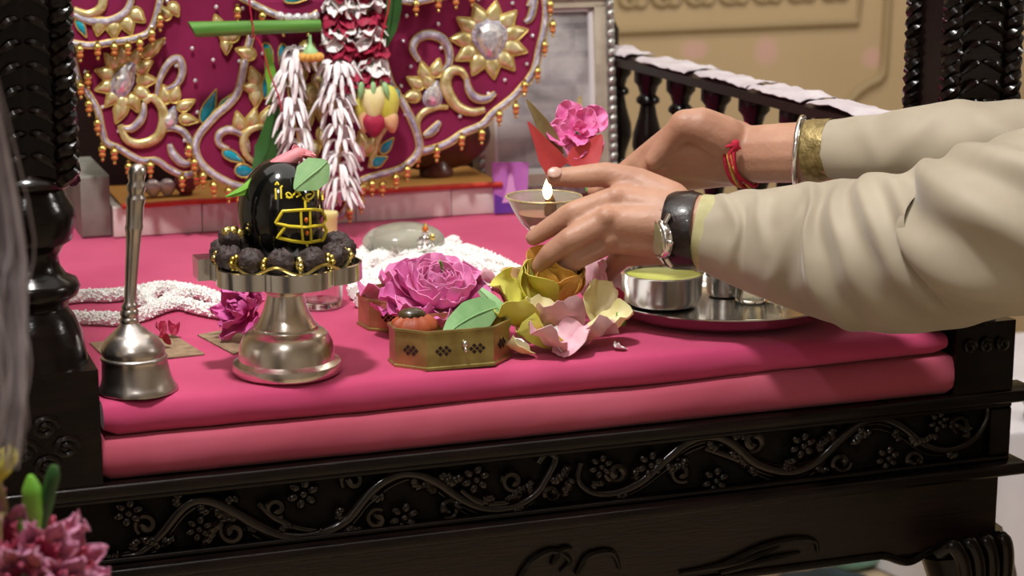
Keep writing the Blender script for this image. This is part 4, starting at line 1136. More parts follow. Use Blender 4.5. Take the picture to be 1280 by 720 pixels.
# rosebud and leaves on the stone
yb = lc.y-.004
RBud = thing('pink_rosebud', 'closed dusty pink rosebud lying on top of the black stone', 'rosebud', tuple(Yp(352, 206, yb)))
c = catmull([Yp(333, 217, yb), Yp(346, 207, yb), Yp(362, 199, yb), Yp(374, 192, yb), Yp(380, 193, yb)], 6)
n = len(c); obj('bud', G().tube(c, [.0072*(sin(pi*(.18+.74*i/(n-1)))**.6)*(1.0-.15*i/n) for i in range(n)], n=16), 'rosebud', RBud)
pm = petal_mesh('bud', .018, .014, cup=.5, curl=-.2, ruf=.1, seed=3, m='rosebud')
org = ROOT_ORIGIN[RBud.name]
for k, (px, py, az, tl_) in enumerate(((376, 194, -1.9, -.3), (372, 196, -1.4, .2), (380, 196, -1.7, -.6), (366, 197, -1.0, .4))):
    put('petal', pm, RBud, Matrix.Translation(Yp(px, py, yb-.004)-org) @ rot(az+.2, tl_, .3*k))
obj('calyx', G().tube(catmull([Yp(337, 215, yb-.002), Yp(328, 225, yb), Yp(322, 236, yb+.002)], 4), [.005, .0055, .0058, .005, .0045, .0038, .003, .0024, .002], n=10), 'rosebud', RBud)
blade('green_leaf', 'small bright green sepal leaf pointing left off the black stone', [(334, 220), (318, 229), (304, 238), (282, 246)], [.002, .010, .008, .001], lc.y-.008, 'leaf_b')
blade('green_leaf', 'pale green leaf lying on the right shoulder of the black stone', [(409, 202), (398, 212), (384, 223), (368, 237)], [.004, .026, .026, .002], lc.y-.034, 'leaf', fold=.15)

# ------------------------------------------------------------------ candle, glass cup
gc = Zp(401, 384, .0); gc.z = .0006
CP = thing('glass_cup', 'small clear glass cup standing behind the silver stand', 'cup', tuple(gc))
obj('cup', G().lathe([(.0, 0), (.018, 0), (.0205, .002), (.0215, .006), (.022, .02), (.023, .044), (.0218, .044), (.0208, .02), (.0195, .007), (.0, .006)], 32, gc), 'glass', CP)
cc = Zp(414, 310, .0); cc.z = .0006; cc += V((0, .02, 0))
g = G().lathe([(.0, 0), (.012, 0), (.0125, .03), (.014, .034), (.0132, .037), (.0, .036)], 20, cc)
solo('candle', g, 'cream', 'short cream candle behind the black stone', 'candle', tuple(cc))

# ------------------------------------------------------------------ white blossom garlands on the cloth
def garland(label, paths, r, seed, nper, group='white blossom garlands on the cloth', hgt=None, hump=0):
    rnd = random.Random(seed)
    o0 = Zp(paths[0][0][0], paths[0][0][1], 0)
    T = thing('blossom_garland', label, 'garland', tuple(o0), group)
    for path in paths:
        base = [Zp(x, y, 0) for x, y in path]
        c = catmull(base, 10); L = sum((c[i+1]-c[i]).length for i in range(len(c)-1))
        core = G().tube([p+V((0, 0, r*.8)) for p in c], r*.8, n=10)
        obj('rope', core, 'white_bud', T)
        g = G(); n = int(L*nper)
        for i in range(n):
            t = rnd.random()*(len(c)-1.001); k = int(t); p = c[k].lerp(c[k+1], t-k); d = (c[k+1]-c[k]).normalized()
            a = rnd.uniform(-.5, pi+.5); sd = d.cross(V((0, 0, 1))).normalized()
            nn = sd*cos(a)+V((0, 0, 1))*sin(a)
            q = p+V((0, 0, r*.8))+nn*r*rnd.uniform(.62, .86)
            dirv = (nn+d*rnd.uniform(-1, 1)+sd*rnd.uniform(-.5, .5)).normalized()
            s = rnd.uniform(.7, 1.2)
            m3 = dirv.to_track_quat('Z', 'Y').to_matrix()
            if q.z < .001: q.z = .001+abs(rnd.gauss(0, .001))
            g.ell(q, (.0013*s, .0011*s, .0022*s), m3, n=5, k=4)
        obj('blossoms', g, 'white_bud', T, kind='stuff')
    return T
garland('looped rope of tiny white blossoms on the cloth behind the bell', [[(290, 392), (262, 378), (232, 371), (205, 368), (180, 372), (140, 378), (108, 378), (70, 382)], [(284, 400), (250, 394), (224, 388), (200, 393), (178, 402), (150, 408), (120, 407), (80, 405)], [(232, 373), (215, 382), (198, 392), (182, 382), (196, 370)]], .0080, 5, 6500)
garland('wide mat of tiny white blossoms on the cloth under the crystal dome', [[(446, 376), (448, 352), (470, 332), (500, 322), (536, 322), (575, 322), (612, 333), (648, 352)], [(460, 378), (470, 356), (492, 342), (526, 338), (562, 336), (600, 344), (640, 358)], [(452, 386), (470, 372), (500, 358), (540, 352), (590, 356), (636, 366)], [(468, 340), (490, 328), (520, 330), (560, 316), (568, 312)], [(446, 340), (455, 326), (480, 318), (520, 312)], [(478, 384), (500, 370), (540, 364), (600, 362), (650, 362)], [(450, 362), (480, 350), (540, 328), (590, 326)], [(470, 366), (520, 346), (560, 328), (610, 340)]], .0095, 9, 5200)

# crystal dome
dc = Zp(505, 322, 0); dc.z = .0125
CR = thing('crystal_dome', 'smooth cloudy crystal dome lying on the white blossoms', 'crystal', tuple(dc))
obj('dome', G().ell(dc+V((0, 0, .006)), (.046, .036, .0205), n=36, k=20), 'glass_milk', CR)
obj('core', G().ell(dc+V((.004, 0, .007)), (.034, .026, .015), n=28, k=16), 'crystal_core', CR)
fc = Zp(532, 332, 0); fc.z = .019
FG = thing('silver_trinket', 'tiny silver and gold ornate figure standing before the crystal dome', 'figurine', tuple(fc))
g = G().lathe([(.006, -.001), (.007, .001), (.005, .003), (.004, .005)], 12, fc)
g.ell(fc+V((0, 0, .009)), (.005, .004, .006)); g.ell(fc+V((.0, 0, .017)), (.0034, .0034, .0038))
for s in (-1, 1):
    g.tube(catmull([fc+V((s*.004, 0, .012)), fc+V((s*.009, -.002, .010)), fc+V((s*.006, -.005, .006))], 3), .0018, n=6)
    g.ell(fc+V((s*.006, -.002, .002)), (.005, .003, .0025))
obj('body', g, 'steel', FG)
g = G().lathe([(.0035, .019), (.004, .021), (.002, .024), (.0006, .028)], 10, fc); g.ell(fc+V((.007, -.003, .012)), (.003, .003, .004))
obj('crown', g, 'gold', FG)
obj('offering', G().ell(fc+V((-.001, -.004, .022)), .003), 'orange_paint', FG)

# ------------------------------------------------------------------ brown cards with petals, fuchsia flower
def card(name, label, px4):
    P = [Zp(x, y, 0) for x, y in px4]
    P = [V((p.x, p.y, .0014)) for p in P]
    return solo(name, G().prism(P, V((0, 0, -.0012))), 'kraft', label, 'card', tuple(sum(P, V())/4), 'brown cards on the cloth', smooth=False)
card('brown_card', 'flat brown card on the cloth under the bell, with red petals', [(112, 430), (216, 419), (256, 444), (140, 456)])
card('brown_card', 'flat brown card on the cloth under the fuchsia flower', [(247, 420), (300, 410), (345, 428), (292, 444)])
for i, (x, y, az, m, lab) in enumerate(((206, 424, .5, 'redpet', 'deep red petal on the brown card right of the bell, the left of three'), (217, 425, -.4, 'redpet', 'deep red petal on the brown card right of the bell, the upper right of three'), (212, 436, 2, 'redpet', 'curled red petal on the brown card right of the bell, nearest the front edge'))):
    p = Zp(x, y, 0); p.z = .0045
    o = put('petal', petal_mesh('sm%d' % i, .012, .011, cup=.9, curl=.5, ruf=.3, seed=i+20, m='redpet'), None, Matrix.Translation(p) @ rot(az, .35, 0))
    tag(o, lab, 'petal', 'loose red petals on the brown card')

def rose(T, layers, meshes, seed, facing=None, sq=1.0):
    """layers: (count, base radius, height, tilt, scale); petals are parts"""
    rnd = random.Random(seed)
    for li, (cnt, br, hz, ti, s) in enumerate(layers):
        for k in range(cnt):
            a = 2*pi*k/cnt+li*.9+rnd.uniform(-.25, .25)
            mm = Matrix.Rotation(a-pi/2, 4, 'Z') @ Matrix.Translation((0, br, hz)) @ Matrix.Rotation(ti+rnd.uniform(-.14, .14), 4, 'X') @ Matrix.Rotation(rnd.uniform(-.2, .2), 4, 'Y') @ Matrix.Scale(s*rnd.uniform(.9, 1.1), 4)
            if facing is not None: mm = facing @ mm
            put('petal', meshes[(k+li) % len(meshes)], T, mm)
def facing_to(d, roll=0): return V(d).to_track_quat('Z', 'Y').to_matrix().to_4x4()

p = Zp(305, 428, 0); p.z = .0265; p += V((.003, .01, 0))
FF = thing('fuchsia_flower', 'fuchsia flower head lying on the brown card behind the silver stand', 'flower', tuple(p))
fm = [petal_mesh('ff%d' % i, .031, .026, cup=.45, curl=.3, ruf=.2, seed=40+i, tip=.45, m='fuchsia') for i in range(3)]
fm2 = [petal_mesh('ffd%d' % i, .025, .022, cup=.5, curl=.3, ruf=.25, seed=50+i, m='hotpink') for i in range(2)]
rose(FF, [(3, .001, .0, 1.2, .65), (5, .003, -.002, .8, .95), (5, .004, -.004, .3, 1.05)], fm, 3, facing_to((-.75, -.55, .45)))
rose(FF, [(6, .003, .006, 1.0, .7)], fm2, 4, facing_to((.4, -.5, .75)))

# ------------------------------------------------------------------ two brass octagonal boxes
def octo(cx, cy, z, lx, ly, cut):
    return [V((cx-lx+cut, cy-ly, z)), V((cx+lx-cut, cy-ly, z)), V((cx+lx, cy-ly+cut, z)), V((cx+lx, cy+ly-cut, z)), V((cx+lx-cut, cy+ly, z)), V((cx-lx+cut, cy+ly, z)), V((cx-lx, cy+ly-cut, z)), V((cx-lx, cy-ly+cut, z))]
def brass_box(label, c, ang, lx, ly, cut, h, knob=True, cutouts=True):
    T = thing('brass_box', label, 'box', tuple(c), 'octagonal brass boxes')
    R = Matrix.Translation(c) @ Matrix.Rotation(ang, 4, 'Z')
    def rg(dx, z): return [R @ p for p in octo(0, 0, z, lx-dx, ly-dx, cut-dx*.4)]
    g = G().loft([rg(-.001, 0), rg(-.001, .0022), rg(.0004, .003), rg(.0004, h-.003), rg(-.0010, h-.0022), rg(-.0010, h), rg(.0016, h), rg(.0016, .0025)])
    obj('body', g, 'brass', T, smooth=False)
    O = octo(0, 0, 0, lx, ly, cut)
    if cutouts:
        for k in (0, 7, 1):
            a, b = O[k], O[(k+1) % 8]; d = (b-a); Ln = d.length; d.normalize(); nrm = V((d.y, -d.x, 0))
            cents = [.25, .75] if k == 0 else [.5]
            for ct in cents:
                for (ux, uz) in ((-1, 1), (1, 1), (0, 0), (-1, -1), (1, -1), (-2, 0), (2, 0)):
                    s = .0026
                    m = a+d*(Ln*ct+ux*s*1.05)+V((0, 0, h*.5+uz*s*1.05-.001))+nrm*.0
                    gg = G().prism([R @ (m+d*s*.8+nrm*.0001), R @ (m+V((0, 0, s*.8))+nrm*.0001), R @ (m-d*s*.8+nrm*.0001), R @ (m-V((0, 0, s*.8))+nrm*.0001)], (R.to_3x3() @ nrm)*-.0010)
                    obj('diamond_cutout', gg, 'hole', T, smooth=False)
    if knob:
        q = R @ V((.004, -ly-.0012, h*.62)); 
        g = G().ell(q, (.0032, .0026, .0032)); g.ell(q+V((0, -.001, -.005)), (.002, .002, .0026))
        obj('clasp_knob', g, 'steel', T)
    return T, R
c1 = V((.304, .040, .0008)); h1 = .0345
B1, R1 = brass_box('aged brass octagonal box in front with diamond cutouts, full of flowers', c1, radians(-1), .0525, .032, .022, h1)
c2 = V((.322, .186, .0008))
B2, R2 = brass_box('brass octagonal box behind the front one, full of magenta petals', c2, radians(6), .058, .042, .028, .030, knob=False)
# contents: petals, fruit, nuts, the big magenta rose
lm = [petal_mesh('mg%d' % i, .036, .034, cup=.5, curl=.3, ruf=.16, seed=60+i, m='magenta') for i in range(4)]
lmd = [petal_mesh('md%d' % i, .036, .034, cup=.5, curl=.3, ruf=.14, seed=70+i, m='magenta_d') for i in range(3)]
rc = Yp(546, 372, .118)
MR = thing('magenta_rose', 'large ruffled magenta rose lying across the two brass boxes', 'rose', tuple(rc))
fc_ = facing_to((-.02, -.42, .9))
rose(MR, [(5, .001, .004, 1.45, .50), (6, .003, .003, 1.3, .62), (8, .006, .002, 1.12, .75), (9, .010, .000, .9, .86)], lm, 8, fc_)
rose(MR, [(9, .013, -.003, .62, .98), (8, .013, -.006, .30, 1.08)], lm+lmd[:1], 9, fc_)
rose(MR, [(7, .012, -.009, .02, 1.1)], lmd, 10, fc_)
obj('stamen', G().tube(catmull([rc+V((.004, -.004, .012)), rc+V((.003, -.008, .028)), rc+V((.0, -.010, .036))], 4), .0014, n=6), 'leaf_b', MR)
PETS = [((478, 378), .195, 'magenta', .055, 2.2, .1, 'broad magenta petal filling the left end of the rear brass box'),
        ((500, 366), .215, 'magenta', .05, .8, .25, 'broad magenta petal in the rear brass box, left of the big rose'),
        ((490, 392), .160, 'magenta_d', .045, 2.9, -.1, 'deep magenta petal drooping at the near side of the rear brass box'),
        ((520, 402), .085, 'magenta_d', .04, 2.6, .3, 'deep magenta petal between the dried fruit and the rose'),
        ((545, 408), .072, 'magenta_d', .036, 3.3, .1, 'deep magenta petal curled in the middle of the front box'),
        ((528, 421), .055, 'magenta', .03, 1.4, .15, 'small magenta petal inside the front rim of the front box'),
        ((612, 398), .082, 'magenta_d', .024, 1.0, .7, 'small magenta petal at the right end of the front box')]
for i, ((x, y), yy, m, s, az, ti, lab) in enumerate(PETS):
    q = Zp(x, y, .022) if yy > .13 else Yp(x, y, yy)
    o = put('petal', petal_mesh('bx%d' % i, s, s*.85, cup=.4, curl=.25, ruf=.25, seed=80+i, m=m), None, Matrix.Translation(q) @ rot(az, ti, .1) @ Matrix.Translation((0, -s*.5, 0)))
    tag(o, lab, 'petal', 'magenta petals in the brass boxes')
q = Yp(517, 409, .050); 
DF = thing('dried_fruit', 'ribbed terracotta dried fruit with a dark crown in the front brass box', 'fruit', tuple(q-V((0, 0, .012))))
obj('flesh', G().ell(q, (.0215, .017, .0125), n=40, k=16, disp=lambda d: 1+.05*cos(atan2(d.y, d.x)*11)), 'terra', DF)
obj('crown', G().ell(q+V((-.001, .001, .011)), (.0125, .010, .0065), n=24, k=12, disp=lambda d: 1+.08*nz(d, 3)), 'dark_nut', DF)
q = Yp(612, 405, .062)
NT = thing('brown_nut', 'striped brown nut at the right end of the front brass box', 'nut', tuple(q-V((0, 0, .011))))
obj('shell', G().ell(q, (.0135, .0125, .0115), n=30, k=14, disp=lambda d: 1+.03*cos(atan2(d.y, d.x)*14)), 'nut', NT)
obj('tip', G().ell(q+V((0, 0, .0115)), (.004, .004, .002)), 'dark_nut', NT)
blade('green_leaf', 'pale green oval leaf draped over the front brass box', [(621, 384), (606, 389), (588, 397), (568, 410), (552, 426)], [.010, .027, .030, .020, .001], [.050, .045, .038, .032, .026], 'leaf', fold=.12)
blade('green_leaf', 'narrow green leaf between the front box and the yellow petals', [(600, 362), (614, 376), (628, 392), (636, 410)], [.005, .012, .014, .003], [.075, .066, .058, .052], 'leaf', fold=.3)

# ------------------------------------------------------------------ pile of loose petals
PILE = [  # px, py, depth y, material, size, azimuth, tilt, roll, label
 ((664, 372), .085, 'yellow', .045, .3, .9, .2, 'yellow green petal standing at the left of the petal pile'),
 ((640, 380), .080, 'yellow', .040, 1.3, .5, -.3, 'yellow petal beside the green leaf in the petal pile'),
 ((650, 400), .060, 'yellow', .042, 2.2, .3, .3, 'yellow green petal lying low next to the front brass box'),
 ((672, 398), .065, 'cream', .034, -.4, .6, .3, 'cream yellow petal in the middle of the petal pile'),
 ((634, 362), .10, 'peach', .030, .2, 1.2, .1, 'upright orange peach petal at the back of the petal pile'),
 ((618, 364), .10, 'palepink', .030, 1.1, .6, .2, 'pale pink petal behind the green leaf tip'),
 ((660, 365), .11, 'cream', .034, -.2, 1.0, -.2, 'cream petal behind the yellow green one in the pile'),
 ((648, 418), .045, 'whitepet', .024, 2.0, .3, .1, 'white petal right beside the front brass box'),
 ((652, 432), .040, 'cream', .026, 1.3, .1, .1, 'narrow cream petal lying low between box and pink petal'),
 ((680, 424), .045, 'yellow', .040, 1.5, .2, .5, 'yellow petal with red edge under the mauve petals'),
 ((684, 440), .035, 'palepink', .040, 2.0, .35, -.2, 'pale pink petal lying nearest the edge of the cloth'),
 ((712, 440), .033, 'palepink', .034, -1.2, .4, .2, 'pale pink ruffled petal at the front right of the pile'),
 ((700, 428), .038, 'whitepet', .024, .5, .7, .1, 'small white petal on top of the two pale pink ones'),
 ((706, 406), .052, 'mauve', .044, 2.4, .5, .3, 'dull mauve petal at the front of the pile, the left of two'),
 ((734, 416), .045, 'mauve', .044, -2.1, .15, -.3, 'dull mauve petal pointing to the front edge, the right of two'),
 ((744, 384), .075, 'cream', .036, .0, 1.1, .2, 'tall cream petal standing at the right of the pile'),
 ((758, 404), .060, 'cream', .038, -2.0, .1, .3, 'long cream petal pointing right on the cloth'),
 ((760, 358), .10, 'palepink', .036, .7, .9, .1, 'pale pink petal standing beside the steel bowl'),
 ((740, 352), .11, 'palepink', .034, -.6, .9, -.2, 'pale pink petal below the fingertip behind the cream one'),
 ((768, 380), .085, 'redpet', .020, .3, .8, .1, 'dark red petal scrap in front of the steel bowl'),
 ((775, 396), .060, 'leaf_b', .012, .3, .7, .1, 'tiny lime green bud scale on the cloth below the tray'),
 ((777, 422), .030, 'whitepet', .011, 1.4, .05, .1, 'tiny white petal fragment alone on the cloth below the tray'),
]
for i, ((x, y), yy, m, s, az, ti, ro, lab) in enumerate(PILE):
    yy = yy-.012 if y > 395 else yy; q = Yp(x, y+(6 if y > 395 else 0), yy)
    me = petal_mesh('pl%d' % i, s*1.12, s*1.0, cup=.42, curl=.28, ruf=.2, seed=100+i, m=m)
    mm = Matrix.Translation(q) @ rot(az, ti, ro) @ Matrix.Translation((0, -s*.45, 0))
    zmin = min((mm @ v.co).z for v in me.vertices)
    if zmin < .0012 or y > 410: mm = Matrix.Translation((0, 0, .0012-zmin)) @ mm
    o = put('petal', me, None, mm); tag(o, lab, 'petal', 'loose rose petals on the cloth')
q = Yp(694, 352, .098)
YF = thing('orange_yellow_rose', 'orange yellow rose head held under the near fingers over the petals', 'rose', tuple(q))
om = [petal_mesh('or%d' % i, .050, .052, cup=.6, curl=.2, ruf=.1, seed=140+i, m='orange_pet') for i in range(3)]
ym = [petal_mesh('yr%d' % i, .050, .050, cup=.6, curl=.2, ruf=.1, seed=150+i, m='yellow') for i in range(2)]
fo = Matrix.Translation((0, 0, -.014)) @ facing_to((-.1, -.45, .85))
rose(YF, [(4, .003, .0, 1.4, .75), (6, .007, -.001, 1.25, .9)], om, 21, fo)
rose(YF, [(5, .010, -.004, 1.0, 1.0)], om+ym[:1], 23, fo)

# ------------------------------------------------------------------ tray with bowls
tc_ = V((.606, .126, .0008))
TR = thing('steel_tray', 'round shallow polished steel tray on the cloth under the near forearm', 'tray', tuple(tc_))
obj('dish', G().lathe([(.0, 0), (.082, 0), (.098, .0035), (.112, .0105), (.1205, .0185), (.1230, .0195), (.1230, .0208), (.1195, .0205), (.110, .0130), (.096, .0060), (.081, .0022), (.0, .0022)], 72, tc_), 'steel', TR)
def bowl(label, px, py, y, r, h, m='steel', inside_=None, lift=.0035):
    b = Yp(px, py, y); b.z = tc_.z+.0026
    T = thing('steel_bowl', label, 'bowl', tuple(b), 'small bowls on the tray')
    obj('bowl', G().lathe([(.0, 0), (r*.72, 0), (r*.9, h*.06), (r*.97, h*.25), (r, h*.95), (r*1.03, h), (r*.98, h), (r*.95, h*.9), (r*.92, h*.25), (r*.8, h*.1), (.0, h*.1)], 44, b), m, T)
    return T, b
T1, b1 = bowl('large steel bowl of lime yellow paste on the tray, nearest the petals', 829, 372, .165, .0385, .032)
obj('paste', G().lathe([(.0, .024), (.02, .0255), (.033, .0275), (.0364, .029), (.036, .020), (.0, .019)], 36, b1), 'lime', T1)
T2, b2 = bowl('small steel bowl in the middle of the tray, right of the paste bowl', 905, 376, .180, .0185, .021)
g = G(); c = Yp(938, 380, .150); c.z = tc_.z+.0026
solo('glass_jar', G().lathe([(.0, 0), (.0145, 0), (.016, .002), (.016, .015), (.012, .018), (.012, .021), (.0105, .021), (.0105, .017), (.014, .014), (.014, .003), (.0, .003)], 28, c), 'glass', 'tiny clear glass jar on the tray right of the bowls', 'jar', tuple(c))
c = Yp(966, 388, .143); c.z = tc_.z+.0026
solo('glass_jar', G().lathe([(.0, 0), (.010, 0), (.0112, .002), (.0112, .011), (.009, .013), (.008, .013), (.0095, .010), (.0095, .003), (.0, .003)], 24, c), 'glass', 'tiniest clear glass jar on the tray beside the near sleeve', 'jar', tuple(c))
c = Yp(990, 392, .175); c.z = tc_.z+.012
solo('orange_blossom', G().ell(c, (.011, .010, .009), n=22, k=12, disp=lambda d: 1+.2*nz(d, 5, 2)), 'orange_pet', 'orange blossom at the far side of the tray beside the sleeve', 'flower', tuple(c-V((0, 0, .009))))

# ------------------------------------------------------------------ lamp bowl with flame
dc2 = Yp(680, 247, .165)
DY = thing('oil_lamp', 'small glass bowl oil lamp with a burning wick held between the hands', 'lamp', tuple(dc2-V((0, 0, .036))))
R0 = .0355
obj('bowl', G().lathe([(.0, -.036), (.008, -.036), (.013, -.033), (.022, -.024), (.030, -.011), (.0355, .0005), (.0362, .0012), (.0350, .0012), (.0290, -.0105), (.0210, -.0225), (.0125, -.031), (.0, -.033)], 44, dc2), 'glass_milk', DY)
obj('rim', G().tube([dc2+V((.0360*cos(t), .0360*sin(t), .0010)) for t in [2*pi*i/44 for i in range(44)]], .0009, n=6, closed=True), 'gold_foil', DY)
obj('oil', G().lathe([(.0, -.0305), (.011, -.0295), (.020, -.0215), (.0245, -.0145), (.0, -.0140)], 32, dc2), 'ghee', DY)
wk = Yp(688, 250, .150)
obj('wick', G().tube(catmull([V((wk.x, wk.y, dc2.z-.016)), V((wk.x, wk.y, dc2.z-.006)), wk, wk+V((.001, 0, .005))], 4), [.0052, .0056, .0058, .0060, .006, .0058, .0056, .0052, .0048, .004, .003, .0022, .0015], n=12), 'wick', DY)
fl = wk+V((-.0035, -.001, .0035))
obj('flame', G().lathe([(.0, -.003), (.0025, -.001), (.0042, .003), (.0045, .006), (.0034, .010), (.0018, .0145), (.0, .0195)], 16, fl), 'flame', DY)

# hot pink flower with coral leaves held above the lamp
hc = Yp(722, 166, .235)
HF = thing('hot_pink_flower', 'hot pink flower on coral red leaves above the thumb', 'flower', tuple(hc))
hm = [petal_mesh('hp%d' % i, .026, .024, cup=.35, curl=.15, ruf=.18, seed=160+i, m='hotpink') for i in range(3)]
hf = facing_to((-.1, -.8, .5))
rose(HF, [(3, .001, .004, 1.1, .5), (5, .003, .002, .6, .85), (5, .004, 0, .1, 1.1)], hm, 31, hf)
obj('stem', G().tube(catmull([hc+V((0, .004, 0)), Yp(724, 205, .235), Yp(735, 240, .21)], 5), .0022, n=8), 'stem', HF)
def flat_leaf(pxs, ws, y, m, name, fold=.2):
    pts = catmull([Yp(px, py, y) for px, py in pxs], 5); n = len(pts)
    def f(u, v):
        i = min(n-2, int(v*(n-1))); t = v*(n-1)-i; p = pts[i].lerp(pts[i+1], t); d = (pts[i+1]-pts[i]).normalized()
        kk = v*(len(ws)-1); j = min(len(ws)-2, int(kk)); w = ws[j]*(1-kk+j)+ws[j+1]*(kk-j)
        vw = (CAM-p).normalized(); s = d.cross(vw).normalized()
        return p+s*u*w*.5+vw*abs(u)*w*fold*.5
    obj(name, G().sheet(f, 6, n-1, .0009), m, HF)
flat_leaf([(698, 212), (686, 195), (676, 178), (660, 152)], [.026, .022, .014, .001], .222, 'coral', 'coral_leaf')
flat_leaf([(722, 212), (732, 196), (742, 184), (752, 168)], [.030, .032, .020, .002], .215, 'coral', 'coral_leaf')
flat_leaf([(694, 195), (688, 175), (676, 152), (658, 124)], [.018, .017, .012, .001], .232, 'olive_leaf', 'dried_leaf')
flat_leaf([(722, 145), (724, 132), (725, 120)], [.006, .007, .002], .24, 'gold_foil', 'pale_leaf')
# ------------------------------------------------------------------ the person reaching in from the right
PB = V((1.0, -.24, FLOOR))
PS_ = thing('person', 'person in cream silk tunic reaching both hands over the offerings from the right', 'person', tuple(PB))
J = lambda x, y, yy: Yp(x, y, yy)
sk = G()
# near (left) arm
nW = J(862, 287, .045); nE = J(1120, 322, -.125); nS = V((.93, -.36, .18))
nF = J(930, 298, .012)
limb(sk, [nW, nF, nE, nS], [.0285, .0315, .042, .05])
capsule(sk, J(866, 278, .043), J(905, 283, .025), .026, .028)
# palm
mcp = {'i': J(768, 250, .078), 'm': J(757, 276, .066), 'r': J(762, 301, .070), 'p': J(779, 319, .084)}
for key, wr, r0, r1 in (('i', (850, 268, .052), .021, .0128), ('m', (846, 282, .046), .022, .0130), ('r', (848, 296, .048), .021, .0122), ('p', (850, 306, .056), .018, .0112)):
    capsule(sk, J(*wr), mcp[key], r0, r1)
capsule(sk, J(845, 290, .062), J(785, 288, .092), .022, .018)       # heel of the palm
# thumb
limb(sk, [J(838, 252, .066), J(797, 231, .090), J(757, 218, .101), J(722, 221, .106), J(694, 222, .110)], [.0195, .0165, .0120, .0105, .0088])
capsule(sk, J(797, 235, .090), mcp['i'], .014, .011)
# fingers
limb(sk, [mcp['i'], J(716, 266, .080), J(686, 285, .094), J(667, 297, .104)], [.0128, .0108, .0095, .0080])
limb(sk, [mcp['m'], J(712, 299, .064), J(688, 317, .074), J(675, 333, .086)], [.0130, .0112, .0100, .0085])
limb(sk, [mcp['r'], J(722, 322, .068), J(703, 338, .080), J(694, 352, .092)], [.0122, .0105, .0094, .0080])
limb(sk, [mcp['p'], J(766, 333, .098), J(757, 343, .108), J(751, 350, .114)], [.0112, .0094, .0084, .0072])
for key, (x, y, yy) in (('i', (770, 246, .073)), ('m', (758, 271, .059)), ('r', (764, 297, .062))):   # knuckle bumps
    sk.ell(J(x, y, yy), (.0105, .0095, .0095))
# far (right) arm and hand
fW = J(940, 193, .095); fE = J(1295, 188, -.100); fS = V((1.08, -.12, .20))
limb(sk, [fW, J(1010, 190, .052), fE, fS], [.0275, .0288, .038, .05])
fm_ = {'i': J(850, 166, .122), 'm': J(838, 186, .127), 'r': J(838, 206, .135), 'p': J(846, 224, .143)}
for key, wr, r0, r1 in (('i', (918, 178, .106), .022, .0145), ('m', (916, 190, .106), .023, .0142), ('r', (916, 202, .108), .022, .0135), ('p', (918, 208, .112), .019, .0125)):
    capsule(sk, J(*wr), fm_[key], r0, r1)
limb(sk, [fm_['i'], J(806, 196, .160), J(772, 222, .176), J(744, 238, .180)], [.0145, .0112, .0098, .0082])
limb(sk, [fm_['m'], J(798, 222, .166), J(764, 246, .182), J(738, 258, .184)], [.0142, .0112, .0100, .0084])
limb(sk, [fm_['r'], J(800, 244, .170), J(768, 266, .184), J(742, 274, .184)], [.0135, .0106, .0095, .0080])
limb(sk, [fm_['p'], J(810, 258, .172), J(784, 276, .182), J(764, 282, .184)], [.0125, .0094, .0084, .0074])
limb(sk, [J(905, 172, .100), J(876, 158, .104), J(856, 156, .108), J(838, 176, .120), J(818, 200, .130)], [.021, .0185, .0150, .0118, .0095])
sk.ell(J(862, 153, .107), (.0150, .013, .012))
# shoulders, neck and head (outside the picture)
SL = (fS-nS).normalized(); FWD = V((-SL.y, SL.x, 0)).normalized()
midS = (nS+fS)/2
limb(sk, [nS, midS+V((0, 0, .01)), fS], [.055, .085, .055])
nk = midS+V((0, 0, .07))
limb(sk, [midS, nk, nk+V((0, 0, .05))+FWD*.02], [.075, .055, .052])
hd = nk+V((0, 0, .15))+FWD*.035
R3 = Matrix((( SL.x, FWD.x, 0), (SL.y, FWD.y, 0), (0, 0, 1)))
sk.ell(hd, (.073, .092, .105), R3, n=24, k=16)
sk.ell(hd+FWD*.03-V((0, 0, .055)), (.05, .058, .05), R3)
limb(sk, [hd+FWD*.088+V((0, 0, .02)), hd+FWD*.102-V((0, 0, .02))], [.008, .011])
for s in (-1, 1):
    sk.ell(hd+SL*s*.074-V((0, 0, .005)), (.008, .018, .03), R3)
    sk.ell(hd+SL*s*.032+FWD*.078+V((0, 0, .022)), (.022, .014, .008), R3)
limb(sk, [hd+FWD*.088-V((0, 0, .052))-SL*.02, hd+FWD*.092-V((0, 0, .052)), hd+FWD*.088-V((0, 0, .052))+SL*.02], [.007, .009, .007])
body = remesh(sk, .0024, 5)
# fine creases over the joints come from the skin's own relief
obj('body', body, 'skin', PS_)
for s in (-1, 1):
    obj('eye', G().ell(hd+SL*s*.032+FWD*.074+V((0, 0, .004)), (.012, .008, .006), R3), 'mat_white', PS_)
    obj('eyebrow', G().tube([hd+SL*(s*.018)+FWD*.096+V((0, 0, .03)), hd+SL*(s*.034)+FWD*.092+V((0, 0, .034)), hd+SL*(s*.05)+FWD*.08+V((0, 0, .028))], .004, n=6), 'hair_black', PS_)
obj('hair', G().ell(hd+V((0, 0, .022))-FWD*.012, (.08, .093, .1), R3, n=28, k=18, disp=lambda d: (1+.02*nz(d, 9)) if d.z > -.1 - .5*(d.y < 0) and (d.y < .72 or d.z > .55) else .8), 'hair_black', PS_)
def nail(c, n, along, a, b):
    n = V(n).normalized(); al = V(along); al = (al-n*al.dot(n)).normalized(); sd = n.cross(al)
    R = Matrix(((al.x, sd.x, n.x), (al.y, sd.y, n.y), (al.z, sd.z, n.z)))
    obj('fingernail', G().ell(c, (a, b, .0011), R, n=16, k=8), 'nail', PS_)
tn = J(693, 220, .110); vw = (CAM-tn).normalized()
